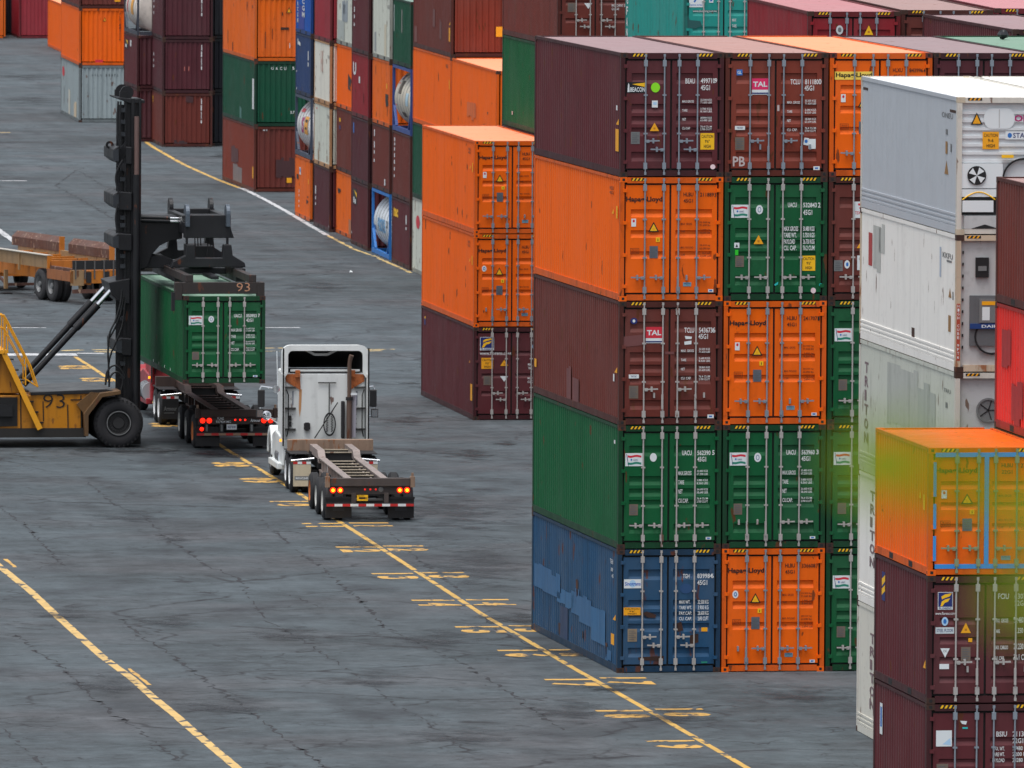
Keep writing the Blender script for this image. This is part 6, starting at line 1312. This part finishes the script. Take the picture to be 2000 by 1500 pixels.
chassis(wt, WYAW, 'empty rusty container chassis with glowing red tail lamps behind the white truck', mat('chassis_steel_pink', (146, 134, 130), .5, .1, fade=.4, grime=.6, rust=.06), 'y', False)
tractor(shift(wt, WYAW, -.02, 14.0), WYAW, (226, 230, 230), 'white sleeper cab truck with dirty rear wall and rusty exhaust stack', True)
RYAW = R(7.4)
rt_ = Vector((gx(461, 341.2, 870), 341.2, 0))
chassis(rt_, RYAW, 'container chassis trailer, darkened as in shade, under the lifted green container', mat('chassis_steel_shaded', (62, 46, 42), .6, .1, fade=.2, grime=.5, rust=.2), 'b', True)  # shadow of the handler put into the steel colour
tractor(shift(rt_, RYAW, 0, 14.0), RYAW, (160, 46, 54), 'red truck mostly hidden behind the lifted green container and the mast', False)
# ---- yellow terminal trailer
YYAW = R(23); YO = gp(99, 589)-Vector((-math.sin(YYAW), math.cos(YYAW), 0))*2.35
yt = empty('terminal_trailer', YO, YYAW, 'old yellow and rusty terminal trailer with raised guide plates, behind the mast', 'trailer')
YS = mat('trailer_yellow', (190, 112, 24), .55, fade=.3, grime=.6, rust=.3); YG_ = mat('trailer_grey_yellow', (150, 120, 84), .6, fade=.4, grime=.5, rust=.25); RG = mat('guide_rust', (92, 60, 50), .7, fade=.7, grime=.7, rust=.3, rustcol=(.42, .3, .22), scale=2.2)
b = MB()
for x in (.55, 1.75): b.box(x, x+.18, .1, 12.5, .72, 1.12, YS)
b.build('main_beam', yt)
b = MB(); b.box(.02, .14, 2.75, 8.2, 1.2, 1.66, YG_); b.box(2.32, 2.44, 2.75, 12, 1.2, 1.6, YG_)
b.box(-.0, .16, 2.7, 2.76, .95, 1.68, YS); b.box(0, .16, 8.2, 8.35, 1.0, 1.68, YS); b.box(-.02, .02, 5.6, 5.75, 1.0, 1.6, YG_); b.build('side_beam', yt)
b = MB(); b.box(-.05, .2, 2.7, 8.2, 1.665, 1.69, mat('edge_worn_bright', (206, 200, 188), .4, .4)); b.build('edge_plate', yt)
for y in (3.2, 4.6, 6.0, 7.4, 8.8, 10.4):
    b = MB(); b.box(.15, 2.31, y, y+.14, 1.2, 1.45, YS); b.build('cross_member', yt)
b = MB(); b.box(.05, 2.4, .3, .5, .95, 1.25, YS); b.box(.05, 2.4, 1.4, 1.55, 1.0, 1.24, RG); b.box(.1, .24, .5, 2.68, 1.1, 1.3, RG); b.box(2.2, 2.34, .5, 2.68, 1.1, 1.3, RG); b.build('rear_deck', yt)
b = MB(); b.box(0, 2.44, 0, .12, 1.28, 1.62, BK)
for k in range(7): b.box(.05+k*.37, .1+k*.37, -.04, 0, .95, 1.6, mat('rib_grey', (86, 84, 84), .6))
b.build('rear_buffer', yt)
b = MB(); b.box(0, 2.44, .02, .3, .78, 1.24, YS)
for k in range(3): b.box(.5+k*.7, .7+k*.7, -.01, .02, .8, 1.2, BK)
b.box(0, .4, -.02, .3, .7, 1.26, YG_); b.build('rear_beam', yt)
b = MB(); b.box(-.02, .02, .3, 2.7, .84, 1.2, mat('side_panel_rust', (150, 92, 52), .65, fade=.3, grime=.6, rust=.4)); b.build('side_panel', yt)
for x in (.3, 1.9): b = MB(); b.beam((x, .1, .8), (x, .1, .5), .1, .1, YG_); b.build('underride_post', yt)
b = MB(); b.box(0, 2.3, .02, .16, .42, .56, RG); b.build('underride_bar', yt)
for y0, y1 in ((2.4, 6.6), (7.6, 12.6)):
    b = MB(); b.prism([(2.3, 1.55), (2.36, 1.55), (2.36, 1.85), (2.56, 2.06), (2.52, 2.09), (2.3, 1.88)], lambda a, c, s: (a, y0+(y1-y0)*s, c), RG); b.box(2.31, 2.5, y0-.08, y0, 1.3, 2.1, YS); b.build('guide_plate', yt)
for y in (2.35, 3.6):
    for x, s in ((.0, -1), (.34, -1), (2.44, 1), (2.1, 1)):
        wheel(yt, (x, y, .58), .58, .3, PLATE if x in (0., 2.44) else BK, mat('tyre_dusty', (52, 52, 55), .9, grime=.3, streak=0), side=s, hub=.5, deep=.14)
for x in (.5, 1.9):
    b = MB(); b.beam((x-.3, 7.6, .9), (x-.3, 7.6, .2), .13, .13, YG_); b.box(x-.5, x-.1, 7.4, 7.8, .0, .05, BK); b.beam((x-.3, 7.6, .4), (x-.3, 9.0, .8), .08, .08, RG); b.build('landing_leg', yt)
b = MB(); b.box(.2, 2.2, 7.55, 7.65, .3, .4, RG); b.build('leg_brace', yt)
b = MB(); b.box(.1, 2.3, 9.5, 12.5, .55, .72, YS); b.build('front_frame', yt)
for s, x in ((-1, 0.05), (1, 2.4)): wheel(yt, (x, 11.5, .5), .5, .3, BK, side=s)

# ------------------------------------------------------------------ shrub on the slope below the camera, one twig close to the lens
HG = mat('hillside_grass', (74, 88, 44), .9, fade=.4, grime=.5, streak=0)
b = MB(); prof = [(-40, 21.9), (4, 21.8), (8, 21.4), (14, 18.5), (26, 11), (40, 3.5), (50, .4), (54, -.3)]
xs = [-70, -40, -15, 0, 15, 40, 70]
V = [(x, y, z*(1 if abs(x) < 41 else .55)) for y, z in prof for x in xs]; n = len(xs)
b.add(V, [(j*n+i, j*n+i+1, (j+1)*n+i+1, (j+1)*n+i) for j in range(len(prof)-1) for i in range(n-1)], HG)
o = b.build('hillside', smooth=True); o['kind'] = 'structure'; o['label'] = 'grassy slope below the viewpoint'
LEAF = bpy.data.materials.new('leaf_yellow_green'); LEAF.use_nodes = True
_b = LEAF.node_tree.nodes['Principled BSDF']; _b.inputs['Base Color'].default_value = (*lin(130, 156, 12), 1); _b.inputs['Roughness'].default_value = .5
_t = LEAF.node_tree.nodes.new('ShaderNodeBsdfTranslucent'); _t.inputs['Color'].default_value = (*lin(160, 190, 10), 1)
_m = LEAF.node_tree.nodes.new('ShaderNodeMixShader'); _m.inputs[0].default_value = .5
LEAF.node_tree.links.new(_b.outputs[0], _m.inputs[1]); LEAF.node_tree.links.new(_t.outputs[0], _m.inputs[2]); LEAF.node_tree.links.new(_m.outputs[0], LEAF.node_tree.nodes['Material Output'].inputs['Surface'])
BARK = mat('twig_bark', (96, 78, 50), .8)
sh = empty('shrub', (.75, 5.0, 21.75), 0, 'blurred yellow green leafy twig close to the camera at the right edge', 'shrub')
def near_pt(u, v, d):
    p = gp(u, v, 0); C = Vector((0, 0, CAMH)); return C+(p-C)*(d/(p.y))-Vector((.75, 5.0, 21.75))
b = MB(); b.tube([(0, 0, 0), (-.08, .02, .7), (-.2, .0, 1.2), near_pt(2120, 1240, 6.2), near_pt(2010, 1060, 6.4), near_pt(1800, 880, 6.5)], [.02, .016, .011, .006, .0025, .001], BARK, 6)
for k in range(5): b.tube([(0, 0, .05), (.1*k-.1, .1-.05*k, .6), (.2*k-.05, .2-.1*k, .95+.08*k)], [.015, .009, .003], BARK, 5)
b.build('stem', sh, smooth=True)
b = MB(); rl = random.Random(3)
def leaf(p, ln, a, t):
    d = Vector((math.cos(a), .25*math.sin(t), math.sin(a))); q = d.cross(Vector((0, 1, 0))).normalized()*.36*ln+Vector((0, .12*ln*math.cos(t), 0))
    b.add([p, p+d*ln*.3+q*.8, p+d*ln*.65+q*.9, p+d*ln, p+d*ln*.65-q*.9, p+d*ln*.3-q*.8], [(0, 1, 2, 3), (0, 3, 4, 5)], LEAF)
for u, v, ln in ((1798, 880, .052), (1785, 905, .036), (1815, 880, .04), (1800, 925, .03), (1790, 865, .03), (1806, 900, .03), (1820, 800, .016), (1998, 930, .04), (2004, 1020, .046), (1992, 1090, .042), (2006, 1150, .046), (2014, 970, .04), (1988, 1050, .034), (1870, 890, .012)):
    leaf(near_pt(u, v, 6.5+rl.uniform(-.15, .15)), ln, rl.uniform(0, 6.28), rl.uniform(0, 6.28))
for k in range(160):
    leaf(Vector((rl.uniform(-.1, .9), rl.uniform(-.25, .35), rl.uniform(.5, 1.25))), rl.uniform(.03, .06), rl.uniform(0, 6.28), rl.uniform(0, 6.28))
b.build('foliage', sh)

def lump(name, loc, r, mt, label, cat):
    b = MB(); rn = random.Random(5); n = 10; V = []
    for i in range(7):
        t = math.pi*i/6
        for k in range(n):
            q = 6.2832*k/n; rr = r*(.7+.5*rn.random()); V.append((rr*math.sin(t)*math.cos(q), rr*math.sin(t)*math.sin(q), r*.9+rr*.9*math.cos(t)))
    b.add(V, [(i*n+k, i*n+(k+1) % n, (i+1)*n+(k+1) % n, (i+1)*n+k) for i in range(6) for k in range(n)], mt)
    o = b.build(name, smooth=True); o.location = loc; o['label'] = label; o['category'] = cat
p = gp(1958, 77, 5*PZ9-.03); lump('scrap', (p.x, p.y, 5*PZ9-.03), .13, mat('scrap_black', (26, 28, 34), .4), 'small dark scrap lying near the far edge of the green container roof', 'scrap')
p = gp(685, 534); lump('paper_scrap', (p.x, p.y, 0), .06, SWHITE, 'crumpled white scrap on the asphalt below the far row', 'scrap')
